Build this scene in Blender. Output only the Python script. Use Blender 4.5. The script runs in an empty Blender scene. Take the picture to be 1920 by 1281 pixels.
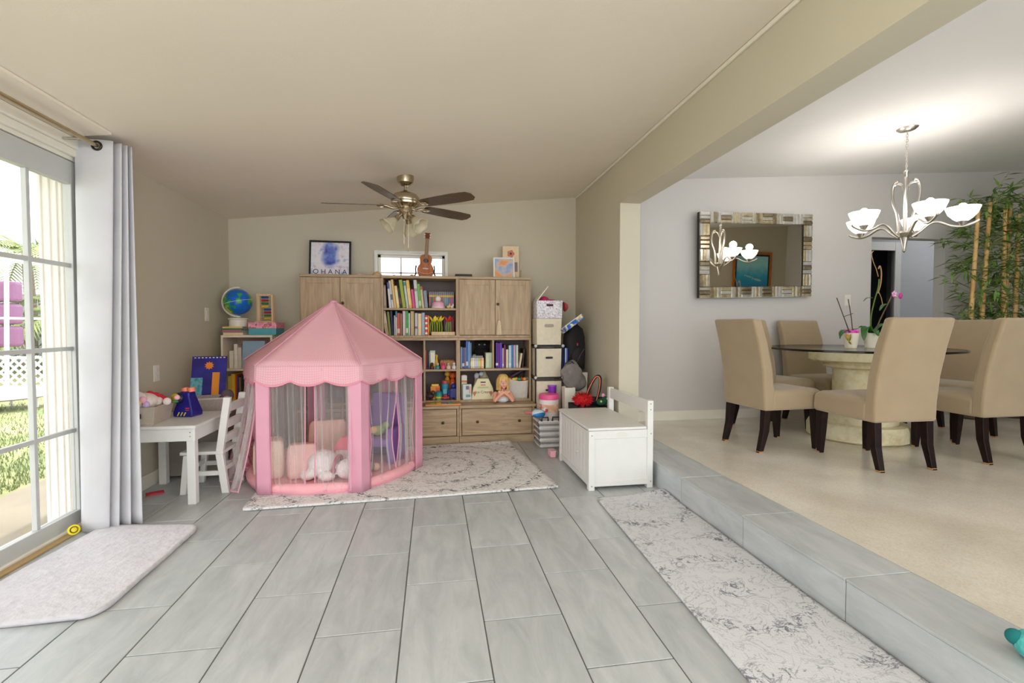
import bpy, bmesh, math, random
from mathutils import Vector, Matrix
rnd = random.Random(7)
sc = bpy.context.scene
col = sc.collection
R = math.radians

# ------------------------------------------------------------------ camera
cd = bpy.data.cameras.new('camera'); cam = bpy.data.objects.new('camera', cd); col.objects.link(cam)
cd.lens = 17.0; cd.sensor_width = 36.0; cd.clip_start = 0.02
YAW = math.atan(148/906.67); PIT = math.atan(30/906.67)
cam.location = (0, 0, 1.117); cam.rotation_euler = (math.pi/2-PIT, 0, -YAW)
sc.camera = cam
# ------------------------------------------------------------------ sky, sun, exposure
w = bpy.data.worlds.new('world'); sc.world = w; w.use_nodes = True
bg = w.node_tree.nodes['Background']
bg.inputs[0].default_value = (0.93, 0.96, 1.0, 1); bg.inputs[1].default_value = 2.3
sd = bpy.data.lights.new('sun', 'SUN'); sun = bpy.data.objects.new('sun', sd); col.objects.link(sun)
sd.energy = 2.2; sd.angle = R(1.0); sd.color = (1.0, 0.95, 0.86)
sun.rotation_euler = Vector((0.20, -0.62, -0.95)).to_track_quat('-Z', 'Y').to_euler()
sc.view_settings.view_transform = 'Standard'; sc.view_settings.look = 'None'
sc.view_settings.exposure = 0.52; sc.view_settings.gamma = 1.0
sc.view_settings.use_curve_mapping = False
sc.cycles.transparent_max_bounces = 40; sc.cycles.diffuse_bounces = 6

# ------------------------------------------------------------------ pixel -> point helpers (real depth given)
FPX = 906.67
_F = Vector((math.sin(YAW)*math.cos(PIT), math.cos(YAW)*math.cos(PIT), -math.sin(PIT)))
_R = Vector((math.cos(YAW), -math.sin(YAW), 0)); _U = _R.cross(_F)
def _ray(x, y): return _F+_R*((x-960)/FPX)-_U*((y-640.5)/FPX)
def at_y(x, y, Y):
    d = _ray(x, y); return Vector((0, 0, 1.117))+d*(Y/d.y)
def at_z(x, y, Z):
    d = _ray(x, y); return Vector((0, 0, 1.117))+d*((Z-1.117)/d.z)

# ------------------------------------------------------------------ materials
def lin(c):
    out = []
    for v in c[:3]:
        v = v/255
        out.append(v/12.92 if v <= .04045 else ((v+.055)/1.055)**2.4)
    return out+[1]
_mc = {}
def mat(color, rough=.55, metal=0., noise=.06, scale=14., bump=0., trans=0., name=None, sheen=0.):
    key = (tuple(color), rough, metal, noise, scale, bump, trans, sheen)
    if key in _mc: return _mc[key]
    m = bpy.data.materials.new(name or 'material'); m.use_nodes = True
    nt = m.node_tree; b = nt.nodes['Principled BSDF']
    c = lin(color)
    b.inputs['Roughness'].default_value = rough; b.inputs['Metallic'].default_value = metal
    if trans: b.inputs['Transmission Weight'].default_value = trans
    if sheen: b.inputs['Sheen Weight'].default_value = sheen
    tc = nt.nodes.new('ShaderNodeTexCoord'); n = nt.nodes.new('ShaderNodeTexNoise')
    n.inputs['Scale'].default_value = scale; n.inputs['Detail'].default_value = 4
    nt.links.new(tc.outputs['Object'], n.inputs['Vector'])
    r = nt.nodes.new('ShaderNodeValToRGB')
    r.color_ramp.elements[0].position = .25; r.color_ramp.elements[1].position = .75
    r.color_ramp.elements[0].color = [v*(1-noise) for v in c[:3]]+[1]
    r.color_ramp.elements[1].color = [min(1, v*(1+noise)) for v in c[:3]]+[1]
    nt.links.new(n.outputs['Fac'], r.inputs['Fac']); nt.links.new(r.outputs['Color'], b.inputs['Base Color'])
    if bump:
        bp = nt.nodes.new('ShaderNodeBump'); bp.inputs['Strength'].default_value = bump
        bp.inputs['Distance'].default_value = .01
        nt.links.new(n.outputs['Fac'], bp.inputs['Height']); nt.links.new(bp.outputs['Normal'], b.inputs['Normal'])
    _mc[key] = m
    return m
class NT:
    def __init__(s, name):
        s.m = bpy.data.materials.new(name); s.m.use_nodes = True; s.t = s.m.node_tree
        s.b = s.t.nodes['Principled BSDF']; s.out = s.t.nodes['Material Output']
    def n(s, typ, **kw):
        nd = s.t.nodes.new('ShaderNode'+typ)
        for k, v in kw.items():
            if k.startswith('_'): setattr(nd, k[1:], v)
            else:
                kk = int(k[1:]) if k[0] == 'i' and k[1:].isdigit() else k.replace('__', ' ')
                nd.inputs[kk].default_value = v
        return nd
    def l(s, a, ao, b, bi): s.t.links.new(a.outputs[ao], b.inputs[bi])
    def ramp(s, src, so, stops):
        r = s.t.nodes.new('ShaderNodeValToRGB'); e = r.color_ramp.elements
        e[0].position, e[0].color = stops[0][0], lin(stops[0][1])
        e[1].position, e[1].color = stops[-1][0], lin(stops[-1][1])
        for p, c in stops[1:-1]:
            q = e.new(p); q.color = lin(c)
        s.l(src, so, r, 'Fac'); return r

def m_tile():
    k = NT('porcelain_tile'); g = k.n('NewGeometry'); mp = k.n('Mapping'); mp.inputs['Scale'].default_value = (9, 2.2, 9)
    oi = k.n('ObjectInfo'); ad = k.n('VectorMath', _operation='ADD')
    k.l(g, 'Position', ad, 0); mu = k.n('VectorMath', _operation='SCALE'); mu.inputs['Scale'].default_value = 1.7
    k.l(oi, 'Location', mu, 0); k.l(mu, 0, ad, 1); k.l(ad, 0, mp, 'Vector')
    n = k.n('TexNoise', Scale=1.3, Detail=8, Roughness=.65, Distortion=.6); k.l(mp, 0, n, 'Vector')
    r = k.ramp(n, 'Fac', [(.25, (164, 169, 170)), (.5, (184, 189, 190)), (.78, (205, 207, 207))])
    hs = k.n('HueSaturation'); mr = k.n('MapRange'); mr.inputs[3].default_value = .93; mr.inputs[4].default_value = 1.05
    k.l(oi, 'Random', mr, 0); k.l(mr, 0, hs, 'Value'); k.l(r, 'Color', hs, 'Color'); k.l(hs, 'Color', k.b, 'Base Color')
    k.b.inputs['Roughness'].default_value = .34
    bp = k.n('Bump', Strength=.12, Distance=.004); k.l(n, 'Fac', bp, 'Height'); k.l(bp, 0, k.b, 'Normal')
    return k.m
def m_paint(name, c, bump=.05, sc_=60, rough=.7):
    k = NT(name); g = k.n('NewGeometry'); n = k.n('TexNoise', Scale=sc_, Detail=3); k.l(g, 'Position', n, 'Vector')
    n2 = k.n('TexNoise', Scale=.8, Detail=2); k.l(g, 'Position', n2, 'Vector')
    r = k.ramp(n2, 'Fac', [(.3, [v*.985 for v in c]), (.7, [min(255, v*1.015) for v in c])]); k.l(r, 'Color', k.b, 'Base Color')
    bp = k.n('Bump', Strength=bump, Distance=.004); k.l(n, 'Fac', bp, 'Height'); k.l(bp, 0, k.b, 'Normal')
    k.b.inputs['Roughness'].default_value = rough; return k.m
def m_wood(name, dark, light, scale=(14, 14, 1.4), rough=.5, d=2.0):
    k = NT(name); g = k.n('NewGeometry'); oi = k.n('ObjectInfo'); ad = k.n('VectorMath', _operation='ADD')
    k.l(g, 'Position', ad, 0); k.l(oi, 'Location', ad, 1)
    mp = k.n('Mapping'); mp.inputs['Scale'].default_value = scale; k.l(ad, 0, mp, 'Vector')
    n = k.n('TexNoise', Scale=2.2, Detail=6, Distortion=d); k.l(mp, 0, n, 'Vector')
    r = k.ramp(n, 'Fac', [(.28, dark), (.72, light)]); k.l(r, 'Color', k.b, 'Base Color')
    k.b.inputs['Roughness'].default_value = rough
    bp = k.n('Bump', Strength=.08, Distance=.003); k.l(n, 'Fac', bp, 'Height'); k.l(bp, 0, k.b, 'Normal'); return k.m
def m_glass(name, tint=(1, 1, 1), base=.04, power=4., rough=.0):
    # same mirror share from both faces of the sheet, rising towards grazing view
    k = NT(name); t = k.n('BsdfTransparent'); t.inputs[0].default_value = (*tint, 1)
    gl = k.n('BsdfGlossy'); gl.inputs['Roughness'].default_value = rough
    f = k.n('LayerWeight', Blend=.5); p = k.n('Math', _operation='POWER'); p.inputs[1].default_value = power; k.l(f, 'Facing', p, 0)
    q = k.n('Math', _operation='MULTIPLY_ADD', _use_clamp=True); q.inputs[1].default_value = .7; q.inputs[2].default_value = base; k.l(p, 0, q, 0)
    mx = k.n('MixShader'); k.l(q, 0, mx, 0); k.l(t, 0, mx, 1); k.l(gl, 0, mx, 2); k.l(mx, 0, k.out, 'Surface'); return k.m
def m_tulle(name, c, fac=.3):
    k = NT(name); t = k.n('BsdfTransparent'); d = k.n('BsdfDiffuse'); d.inputs[0].default_value = lin(c)
    tr = k.n('BsdfTranslucent'); tr.inputs[0].default_value = lin(c); m1 = k.n('MixShader'); m1.inputs[0].default_value = .35
    k.l(d, 0, m1, 1); k.l(tr, 0, m1, 2); mx = k.n('MixShader')
    lw = k.n('LayerWeight', Blend=.35); mr = k.n('MapRange'); mr.inputs[3].default_value = fac; mr.inputs[4].default_value = min(1, fac+.42)
    k.l(lw, 'Facing', mr, 0); k.l(mr, 0, mx, 0); k.l(t, 0, mx, 1); k.l(m1, 0, mx, 2); k.l(mx, 0, k.out, 'Surface'); return k.m
def m_dots(name, c, c2, scale, size):
    k = NT(name); g = k.n('TexCoord'); v = k.n('TexVoronoi', _voronoi_dimensions='2D', Scale=scale, Randomness=0.); k.l(g, 'UV', v, 'Vector')
    r = k.ramp(v, 'Distance', [(size-.03, c2), (size+.03, c)]); k.l(r, 'Color', k.b, 'Base Color')
    tr = k.n('BsdfTranslucent'); k.l(r, 'Color', tr, 0); mx = k.n('MixShader'); mx.inputs[0].default_value = .32
    k.b.inputs['Roughness'].default_value = .75
    k.l(k.b, 0, mx, 1); k.l(tr, 0, mx, 2); k.l(mx, 0, k.out, 'Surface'); return k.m
def m_translucent(name, c, fac=.35, rough=.6):
    k = NT(name); k.b.inputs['Base Color'].default_value = lin(c); k.b.inputs['Roughness'].default_value = rough
    g = k.n('NewGeometry'); n = k.n('TexNoise', Scale=5., Detail=3); k.l(g, 'Position', n, 'Vector')
    r = k.ramp(n, 'Fac', [(.3, [v*.96 for v in c]), (.7, c)]); k.l(r, 'Color', k.b, 'Base Color')
    tr = k.n('BsdfTranslucent'); tr.inputs[0].default_value = lin(c); mx = k.n('MixShader'); mx.inputs[0].default_value = fac
    k.l(k.b, 0, mx, 1); k.l(tr, 0, mx, 2); k.l(mx, 0, k.out, 'Surface'); return k.m
def m_rug(name, centre, base, ink, ring=26, per=None, amount=.5, squig=9.):
    # off-white pile with broken, smudged ink rings; coordinates are the rug's own
    k = NT(name); g = k.n('TexCoord'); ms = k.n('Mapping'); ms.inputs['Location'].default_value = (-centre[0], -centre[1], 0)
    k.l(g, 'Object', ms, 'Vector')
    if per:
        sp = k.n('SeparateXYZ'); k.l(ms, 0, sp, 0); pp = k.n('Math', _operation='PINGPONG'); pp.inputs[1].default_value = per/2
        k.l(sp, 'Y', pp, 0); cb = k.n('CombineXYZ'); k.l(sp, 'X', cb, 'X'); k.l(pp, 0, cb, 'Y'); src = cb
    else: src = ms
    nz = k.n('TexNoise', Scale=6., Detail=3); k.l(g, 'Object', nz, 'Vector')
    sc1 = k.n('VectorMath', _operation='SCALE'); sc1.inputs['Scale'].default_value = .06; k.l(nz, 'Color', sc1, 0)
    ad = k.n('VectorMath', _operation='ADD'); k.l(src, 0, ad, 0); k.l(sc1, 0, ad, 1)
    ln = k.n('VectorMath', _operation='LENGTH'); k.l(ad, 0, ln, 0)
    mu = k.n('Math', _operation='MULTIPLY'); mu.inputs[1].default_value = ring; k.l(ln, 'Value', mu, 0)
    sn = k.n('Math', _operation='SINE'); k.l(mu, 0, sn, 0)
    band = k.n('MapRange'); band.inputs[1].default_value = .1; band.inputs[2].default_value = .95; k.l(sn, 0, band, 0)
    # scribbles: level sets of a distorted noise, broken up by a second one
    n4 = k.n('TexNoise', Scale=squig, Detail=4, Roughness=.6, Distortion=1.6); k.l(g, 'Object', n4, 'Vector')
    s4 = k.n('Math', _operation='SUBTRACT'); s4.inputs[1].default_value = .5; k.l(n4, 'Fac', s4, 0)
    a4 = k.n('Math', _operation='ABSOLUTE'); k.l(s4, 0, a4, 0)
    l4 = k.n('MapRange'); l4.inputs[1].default_value = .006; l4.inputs[2].default_value = .026; l4.inputs[3].default_value = 1.; l4.inputs[4].default_value = 0.
    k.l(a4, 0, l4, 0)
    n2 = k.n('TexNoise', Scale=26., Detail=8, Roughness=.75, Distortion=.8); k.l(g, 'Object', n2, 'Vector')
    n3 = k.n('TexNoise', Scale=4.5, Detail=3); k.l(g, 'Object', n3, 'Vector')
    md = k.n('Math', _operation='MULTIPLY_ADD'); md.inputs[1].default_value = .45; md.inputs[2].default_value = .10; k.l(band, 0, md, 0)
    md2 = k.n('Math', _operation='MULTIPLY_ADD'); md2.inputs[1].default_value = .55; k.l(n3, 'Fac', md2, 0); k.l(md, 0, md2, 2)
    thr = k.n('Math', _operation='MULTIPLY_ADD'); thr.inputs[1].default_value = -.20; thr.inputs[2].default_value = .70; k.l(md2, 0, thr, 0)
    df = k.n('Math', _operation='SUBTRACT'); k.l(n2, 'Fac', df, 0); k.l(thr, 0, df, 1)
    sp_ = k.n('MapRange'); sp_.inputs[1].default_value = -.01; sp_.inputs[2].default_value = .05; k.l(df, 0, sp_, 0)
    sq = k.n('Math', _operation='MULTIPLY'); k.l(l4, 0, sq, 0); k.l(md2, 0, sq, 1)
    mxx = k.n('Math', _operation='MAXIMUM'); k.l(sp_, 0, mxx, 0); k.l(sq, 0, mxx, 1)
    m3 = k.n('Math', _operation='MULTIPLY', _use_clamp=True); m3.inputs[1].default_value = amount; k.l(mxx, 0, m3, 0)
    mx = k.n('MixRGB'); mx.inputs[1].default_value = lin(base); mx.inputs[2].default_value = lin(ink); k.l(m3, 0, mx, 0)
    k.l(mx, 0, k.b, 'Base Color'); k.b.inputs['Roughness'].default_value = .95
    bp = k.n('Bump', Strength=.5, Distance=.006); n5 = k.n('TexNoise', Scale=160., Detail=2); k.l(g, 'Object', n5, 'Vector')
    k.l(n5, 'Fac', bp, 'Height'); k.l(bp, 0, k.b, 'Normal'); return k.m
def m_patch(name, stops, scale=6., detail=3, dist=0., rough=.6):
    k = NT(name); g = k.n('TexCoord'); n = k.n('TexNoise', Scale=scale, Detail=detail, Distortion=dist); k.l(g, 'Object', n, 'Vector')
    r = k.ramp(n, 'Fac', stops); k.l(r, 'Color', k.b, 'Base Color'); k.b.inputs['Roughness'].default_value = rough; return k.m
def m_emit(name, c, s):
    k = NT(name); k.b.inputs['Base Color'].default_value = lin(c); k.b.inputs['Emission Color'].default_value = lin(c)
    k.b.inputs['Emission Strength'].default_value = s; return k.m

TILE = m_tile()
GROUT = mat((104, 104, 100), .9, name='grout')
WALLM = m_paint('greige_paint', (203, 196, 176))
CEIL = m_paint('ceiling_paint', (238, 228, 212), .12, 90)
DWALL = m_paint('pale_grey_paint', (208, 205, 202))
DCEIL = m_paint('white_ceiling_paint', (232, 231, 230))
WHITE = mat((230, 230, 226), .4, noise=.02, name='white_lacquer')
CREAM = mat((236, 232, 218), .45, noise=.02, name='off_white_paint')
GLASS = m_glass('window_glass')
OAK = m_wood('washed_oak', (160, 136, 106), (196, 172, 138), (11, 11, 1.2), .5, 1.2)
OAKH = m_wood('washed_oak_horizontal', (158, 134, 104), (196, 172, 138), (1.2, 11, 11), .5, 1.6)
SHELFBACK = mat((120, 108, 104), .7, name='shelf_back')
PINE = m_wood('pale_pine', (214, 182, 136), (236, 208, 166))
BLACK = mat((18, 17, 18), .5, noise=.05, name='black')
CHROME = mat((200, 196, 186), .22, 1., .03, name='brushed_nickel')
BRONZE = mat((92, 78, 56), .35, 1., name='aged_brass')

# ------------------------------------------------------------------ mesh builder
class MB:
    def __init__(s): s.v = []; s.f = []; s.M = Matrix.Identity(4)
    def at(s, loc=(0, 0, 0), rz=0, rx=0, ry=0, sc_=1):
        s.M = Matrix.Translation(Vector(loc)) @ Matrix.Rotation(rz, 4, 'Z') @ Matrix.Rotation(ry, 4, 'Y') @ Matrix.Rotation(rx, 4, 'X') @ Matrix.Scale(sc_, 4)
        return s
    def frame(s, p, d, up=(0, 0, 1)):      # local z along d
        d = Vector(d).normalized(); u = Vector(up)
        if abs(d.dot(u)) > .98: u = Vector((1, 0, 0))
        x = u.cross(d).normalized(); y = d.cross(x)
        m = Matrix((x, y, d)).transposed().to_4x4(); m.translation = Vector(p); s.M = m; return s
    def add(s, vs, fs):
        o = len(s.v); s.v += [tuple(s.M @ Vector(p)) for p in vs]; s.f += [tuple(i+o for i in f) for f in fs]; return s
    def box(s, x0, x1, y0, y1, z0, z1):
        return s.add([(x0, y0, z0), (x1, y0, z0), (x1, y1, z0), (x0, y1, z0), (x0, y0, z1), (x1, y0, z1), (x1, y1, z1), (x0, y1, z1)],
                     [(3, 2, 1, 0), (4, 5, 6, 7), (0, 1, 5, 4), (1, 2, 6, 5), (2, 3, 7, 6), (3, 0, 4, 7)])
    def loft(s, rings, cap=True, closed=True):
        n = len(rings[0]); vs = [p for r in rings for p in r]; fs = []
        for i in range(len(rings)-1):
            for j in range(n if closed else n-1):
                k = (j+1) % n; fs.append((i*n+j, i*n+k, (i+1)*n+k, (i+1)*n+j))
        if cap: fs += [tuple(range(n-1, -1, -1)), tuple((len(rings)-1)*n+j for j in range(n))]
        return s.add(vs, fs)
    def frustum(s, w0, d0, w1, d1, z0, z1, c=(0, 0)):
        q = lambda w_, d_, z: [(c[0]-w_/2, c[1]-d_/2, z), (c[0]+w_/2, c[1]-d_/2, z), (c[0]+w_/2, c[1]+d_/2, z), (c[0]-w_/2, c[1]+d_/2, z)]
        return s.loft([q(w0, d0, z0), q(w1, d1, z1)])
    def tray(s, w0, d0, w1, d1, z0, z1, t=.006):     # open tapered bin with wall thickness
        q = lambda w_, d_, z: [(-w_/2, -d_/2, z), (w_/2, -d_/2, z), (w_/2, d_/2, z), (-w_/2, d_/2, z)]
        return s.loft([q(w0, d0, z0), q(w1, d1, z1), q(w1-2*t, d1-2*t, z1), q(w0-2*t, d0-2*t, z0+t)])
    def lathe(s, prof, n=24, cap=True):
        rings = [[(max(r, 1e-4)*math.cos(2*math.pi*j/n), max(r, 1e-4)*math.sin(2*math.pi*j/n), z) for j in range(n)] for r, z in prof]
        return s.loft(rings, cap)
    def cyl(s, p0, p1, r0, r1=None, n=12):
        p0, p1 = Vector(p0), Vector(p1); old = s.M; d = p1-p0; r1 = r0 if r1 is None else r1
        t = MB().frame(p0, d); s.M = old @ t.M
        s.lathe([(r0, 0), (r1, d.length)], n); s.M = old; return s
    def tube(s, pts, r, n=8, cap=True):
        pts = [Vector(p) for p in pts]; rs = r if isinstance(r, (list, tuple)) else [r]*len(pts); rings = []
        up = Vector((0, 0, 1)); prev = None
        for i, p in enumerate(pts):
            d = (pts[min(i+1, len(pts)-1)]-pts[max(i-1, 0)]).normalized()
            if prev is None:
                u = up if abs(d.dot(up)) < .95 else Vector((1, 0, 0)); x = u.cross(d).normalized()
            else: x = (prev-d*prev.dot(d)).normalized()
            prev = x; y = d.cross(x)
            rings.append([p+x*rs[i]*math.cos(2*math.pi*j/n)+y*rs[i]*math.sin(2*math.pi*j/n) for j in range(n)])
        return s.loft(rings, cap)
    def sphere(s, c, r, ry=None, rz=None, n=16, m=10):
        ry = r if ry is None else ry; rz = r if rz is None else rz
        rings = []
        for i in range(m+1):
            a = -math.pi/2+math.pi*i/m; k = max(math.cos(a), .002)
            rings.append([(c[0]+r*k*math.cos(2*math.pi*j/n), c[1]+ry*k*math.sin(2*math.pi*j/n), c[2]+rz*math.sin(a)) for j in range(n)])
        return s.loft(rings)
    def prism(s, poly, z0, z1):
        return s.loft([[(x, y, z0) for x, y in poly], [(x, y, z1) for x, y in poly]])
    def sheet(s, fn, nu, nv):
        vs = [tuple(fn(i/nu, j/nv)) for j in range(nv+1) for i in range(nu+1)]
        fs = [(j*(nu+1)+i, j*(nu+1)+i+1, (j+1)*(nu+1)+i+1, (j+1)*(nu+1)+i) for j in range(nv) for i in range(nu)]
        return s.add(vs, fs)
    def build(s, name, m, parent=None, loc=None, rot=None, smooth=False, bevel=0, solid=0, subsurf=0, seg=2, remesh=0):
        me = bpy.data.meshes.new(name); me.from_pydata(s.v, [], s.f)
        b = bmesh.new(); b.from_mesh(me); bmesh.ops.recalc_face_normals(b, faces=b.faces); b.to_mesh(me); b.free()
        me.materials.append(m)
        return place(name, me, parent, loc, rot, smooth, bevel, solid, subsurf, seg, remesh)
def place(name, me, parent=None, loc=None, rot=None, smooth=False, bevel=0, solid=0, subsurf=0, seg=2, remesh=0):
    o = bpy.data.objects.new(name, me); col.objects.link(o); o.parent = parent
    if loc is not None: o.location = loc
    if rot is not None: o.rotation_euler = rot
    if remesh:
        q = o.modifiers.new('remesh', 'REMESH'); q.mode = 'VOXEL'; q.voxel_size = remesh; q.use_smooth_shade = True
        q = o.modifiers.new('smooth', 'SMOOTH'); q.iterations = 3
    if solid:
        q = o.modifiers.new('solid', 'SOLIDIFY'); q.thickness = solid; q.offset = 0
    if bevel:
        q = o.modifiers.new('bevel', 'BEVEL'); q.width = bevel; q.segments = seg; q.limit_method = 'ANGLE'; q.angle_limit = R(40)
    if subsurf:
        q = o.modifiers.new('sub', 'SUBSURF'); q.levels = subsurf; q.render_levels = subsurf
    if smooth is True:
        for p in me.polygons: p.use_smooth = True
    elif smooth:
        me.set_sharp_from_angle(angle=R(smooth))
        for p in me.polygons: p.use_smooth = True
    return o
def uv_grid(o, nu, nv, su, sv):       # lay a sheet's own u, v into a UV map, su x sv repeats
    me = o.data; l = me.uv_layers.new(name='UVMap')
    for lp in me.loops:
        j, i = divmod(lp.vertex_index, nu+1); l.data[lp.index].uv = (i/nu*su, j/nv*sv)
    return o
def tag(o, label, cat, group=None):
    o['label'] = label; o['category'] = cat
    if group: o['group'] = group
    return o
def struct(o): o['kind'] = 'structure'; return o
def stuff(o): o['kind'] = 'stuff'; return o
def thing(name, label, cat, loc=(0, 0, 0), rz=0, group=None, rx=0, ry=0):
    o = bpy.data.objects.new(name, None); col.objects.link(o); o.empty_display_size = .05
    o.location = loc; o.rotation_euler = (rx, ry, rz); return tag(o, label, cat, group)
def dup(root, loc, rz, label=None):
    def cp(o, par):
        c = o.copy(); col.objects.link(c); c.parent = par
        for ch in kids(o): cp(ch, c)
        return c
    kids = lambda o: [q for q in list(col.objects) if q.parent is o]
    r = cp(root, None); r.location = loc; r.rotation_euler = (0, 0, rz)
    if label: r['label'] = label
    return r
def bx(name, m, parent, x0, x1, y0, y1, z0, z1, bevel=0, **kw):
    return MB().box(x0, x1, y0, y1, z0, z1).build(name, m, parent, bevel=bevel, **kw)
def text(name, s, m, parent, loc, rot, size, depth=.0008, align='CENTER'):
    cu = bpy.data.curves.new(name, 'FONT'); cu.body = s; cu.size = size; cu.extrude = depth; cu.align_x = align
    t = bpy.data.objects.new(name+'_curve', cu); col.objects.link(t)
    dg = bpy.context.evaluated_depsgraph_get(); me = bpy.data.meshes.new_from_object(t.evaluated_get(dg))
    bpy.data.objects.remove(t); bpy.data.curves.remove(cu); me.name = name; me.materials.clear(); me.materials.append(m)
    return place(name, me, parent, loc, rot)
def catmull(pts, n):
    P = [Vector(p) for p in pts]; out = []
    for i in range(len(P)-1):
        a, b, c, d = P[max(i-1, 0)], P[i], P[i+1], P[min(i+2, len(P)-1)]
        for k in range(n):
            t = k/n; out.append(.5*((2*b)+(c-a)*t+(2*a-5*b+4*c-d)*t*t+(-a+3*b-3*c+d)*t**3))
    out.append(P[-1]); return out
ORD = ['first', 'second', 'third', 'fourth', 'fifth', 'sixth', 'seventh', 'eighth', 'ninth', 'tenth', 'eleventh', 'twelfth', 'thirteenth', 'fourteenth', 'fifteenth', 'sixteenth', 'seventeenth', 'eighteenth', 'nineteenth', 'twentieth']

# ================================================================== STRUCTURE
XL, XR, YB = -1.95, 1.53, 5.09          # left wall, step riser / stub wall, back wall
DF = .168                                # dining floor height
ceil_z = lambda x: 2.145+.102*(x+1.95)
# living-room floor: grout bed + porcelain tiles laid in half bond
fl = struct(bx('floor', GROUT, None, XL-.02, XR+.1, -2.4, YB, -.06, -.003))
tw, tl, gp = .3045, .61, .005
full = MB().box(gp/2, tw-gp/2, gp/2, tl-gp/2, -.01, 0).build('tile', TILE, fl, bevel=.0015, seg=1); fm = full.data
used = False
k0 = math.floor((XL+.12)/tw)
for k in range(k0, 7):
    x0 = -.12+k*tw
    ys = 2.09-.0 if k % 2 == 0 else 2.395
    for j in range(-8, 6):
        y0 = ys+j*tl
        a, b = max(x0+gp/2, XL), min(x0+tw-gp/2, XR); c, d = max(y0+gp/2, -2.4), min(y0+tl-gp/2, YB)
        if b-a < .02 or d-c < .02: continue
        if a == x0+gp/2 and b == x0+tw-gp/2 and c == y0+gp/2 and d == y0+tl-gp/2:
            if not used: full.location = (x0, y0, 0); used = True
            else: place('tile', fm, fl, (x0, y0, 0), bevel=.0015, seg=1)
        else:
            MB().box(a-x0, b-x0, c-y0, d-y0, -.01, 0).build('tile', TILE, fl, (x0, y0, 0), bevel=.0015, seg=1)
# raised dining floor (polished terrazzo) and tiled step
TERR = NT('terrazzo')
g = TERR.n('NewGeometry'); v = TERR.n('TexVoronoi', Scale=140.); TERR.l(g, 'Position', v, 'Vector')
n = TERR.n('TexNoise', Scale=2.2, Detail=6); TERR.l(g, 'Position', n, 'Vector')
r1 = TERR.ramp(v, 'Color', [(.1, (230, 224, 212)), (.5, (238, 233, 223)), (.9, (242, 238, 231))])
r2 = TERR.ramp(n, 'Fac', [(.3, (226, 222, 214)), (.7, (255, 254, 250))])
mx = TERR.n('MixRGB', _blend_type='MULTIPLY'); mx.inputs[0].default_value = 1
TERR.l(r1, 0, mx, 1); TERR.l(r2, 0, mx, 2); TERR.l(mx, 0, TERR.b, 'Base Color'); TERR.b.inputs['Roughness'].default_value = .22
struct(MB().box(1.815, 7.3, -2.4, 4.5, -.06, DF).box(4.62, 5.55, 4.5, 4.62, -.06, DF).box(4.3, 7.6, 4.62, 7.2, -.06, DF).build('floor_dining', TERR.m))
st = struct(MB().box(1.535, 1.815, -2.4, 3.83, -.06, DF-.008).build('floor_step', GROUT))
for j in range(-8, 4):
    y0 = 2.17+j*tl; y1 = min(y0+tl, 3.83)
    if y1-y0 < .03: continue
    MB().box(1.522, 1.813, y0+.002, y1-.002, DF-.010, DF).build('tread_tile', TILE, st, bevel=.002, seg=1)
    MB().box(1.525, 1.537, y0+.002, y1-.002, .001, DF-.011).build('riser_tile', TILE, st, bevel=.0015, seg=1)
# walls
ztop = 2.32
wl = MB(); DY0, DY1, DZ = .28, 3.10, 2.03
wl.box(XL-.2, XL, DY1, YB+.15, -.06, ztop).box(XL-.2, XL, -2.4, DY0, -.06, ztop).box(XL-.2, XL, DY0, DY1, DZ, ztop)
struct(wl.build('wall_left', WALLM))
WX0, WX1, WZ0, WZ1 = -.555, .125, 1.585, 1.845
wb = MB().box(XL, WX0, YB, YB+.15, -.06, 2.75).box(WX1, XR+.17, YB, YB+.15, -.06, 2.75).box(WX0, WX1, YB, YB+.15, -.06, WZ0).box(WX0, WX1, YB, YB+.15, WZ1, 2.75)
struct(wb.build('wall_back', WALLM))
struct(bx('wall_right', WALLM, None, XR, 1.705, 3.83, YB, -.06, 2.75))
struct(bx('wall_beam', WALLM, None, XR, 1.705, -2.4, 3.83, 2.128, 2.75))
def slope_slab(name, m, x0, x1, y0, y1, dz=0, t=.12, fz=None):
    fz = fz or ceil_z; z0, z1 = fz(x0)+dz, fz(x1)+dz
    return struct(MB().add([(x0, y0, z0), (x1, y0, z1), (x1, y1, z1), (x0, y1, z0), (x0, y0, z0+t), (x1, y0, z1+t), (x1, y1, z1+t), (x0, y1, z0+t)],
        [(3, 2, 1, 0), (4, 5, 6, 7), (0, 1, 5, 4), (1, 2, 6, 5), (2, 3, 7, 6), (3, 0, 4, 7)]).build(name, m))
slope_slab('ceiling', CEIL, XL-.2, XR+.05, -2.4, YB+.1)
dceil_z = lambda x: 2.50+.071*(x-1.53)
slope_slab('ceiling_dining', DCEIL, XR+.06, 7.5, -2.4, 4.7, fz=dceil_z)
# crown strip along the beam, ceiling board by the patio door
zc = ceil_z(XR)
struct(bx('trim_1', CREAM, None, XR-.014, XR-.001, -2.4, 3.0+2.08, zc-.024, zc-.004, bevel=.003))
slope_slab('trim_2', CEIL, XL, -1.72, -2.4, 2.98, dz=-.016, t=.014)
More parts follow.
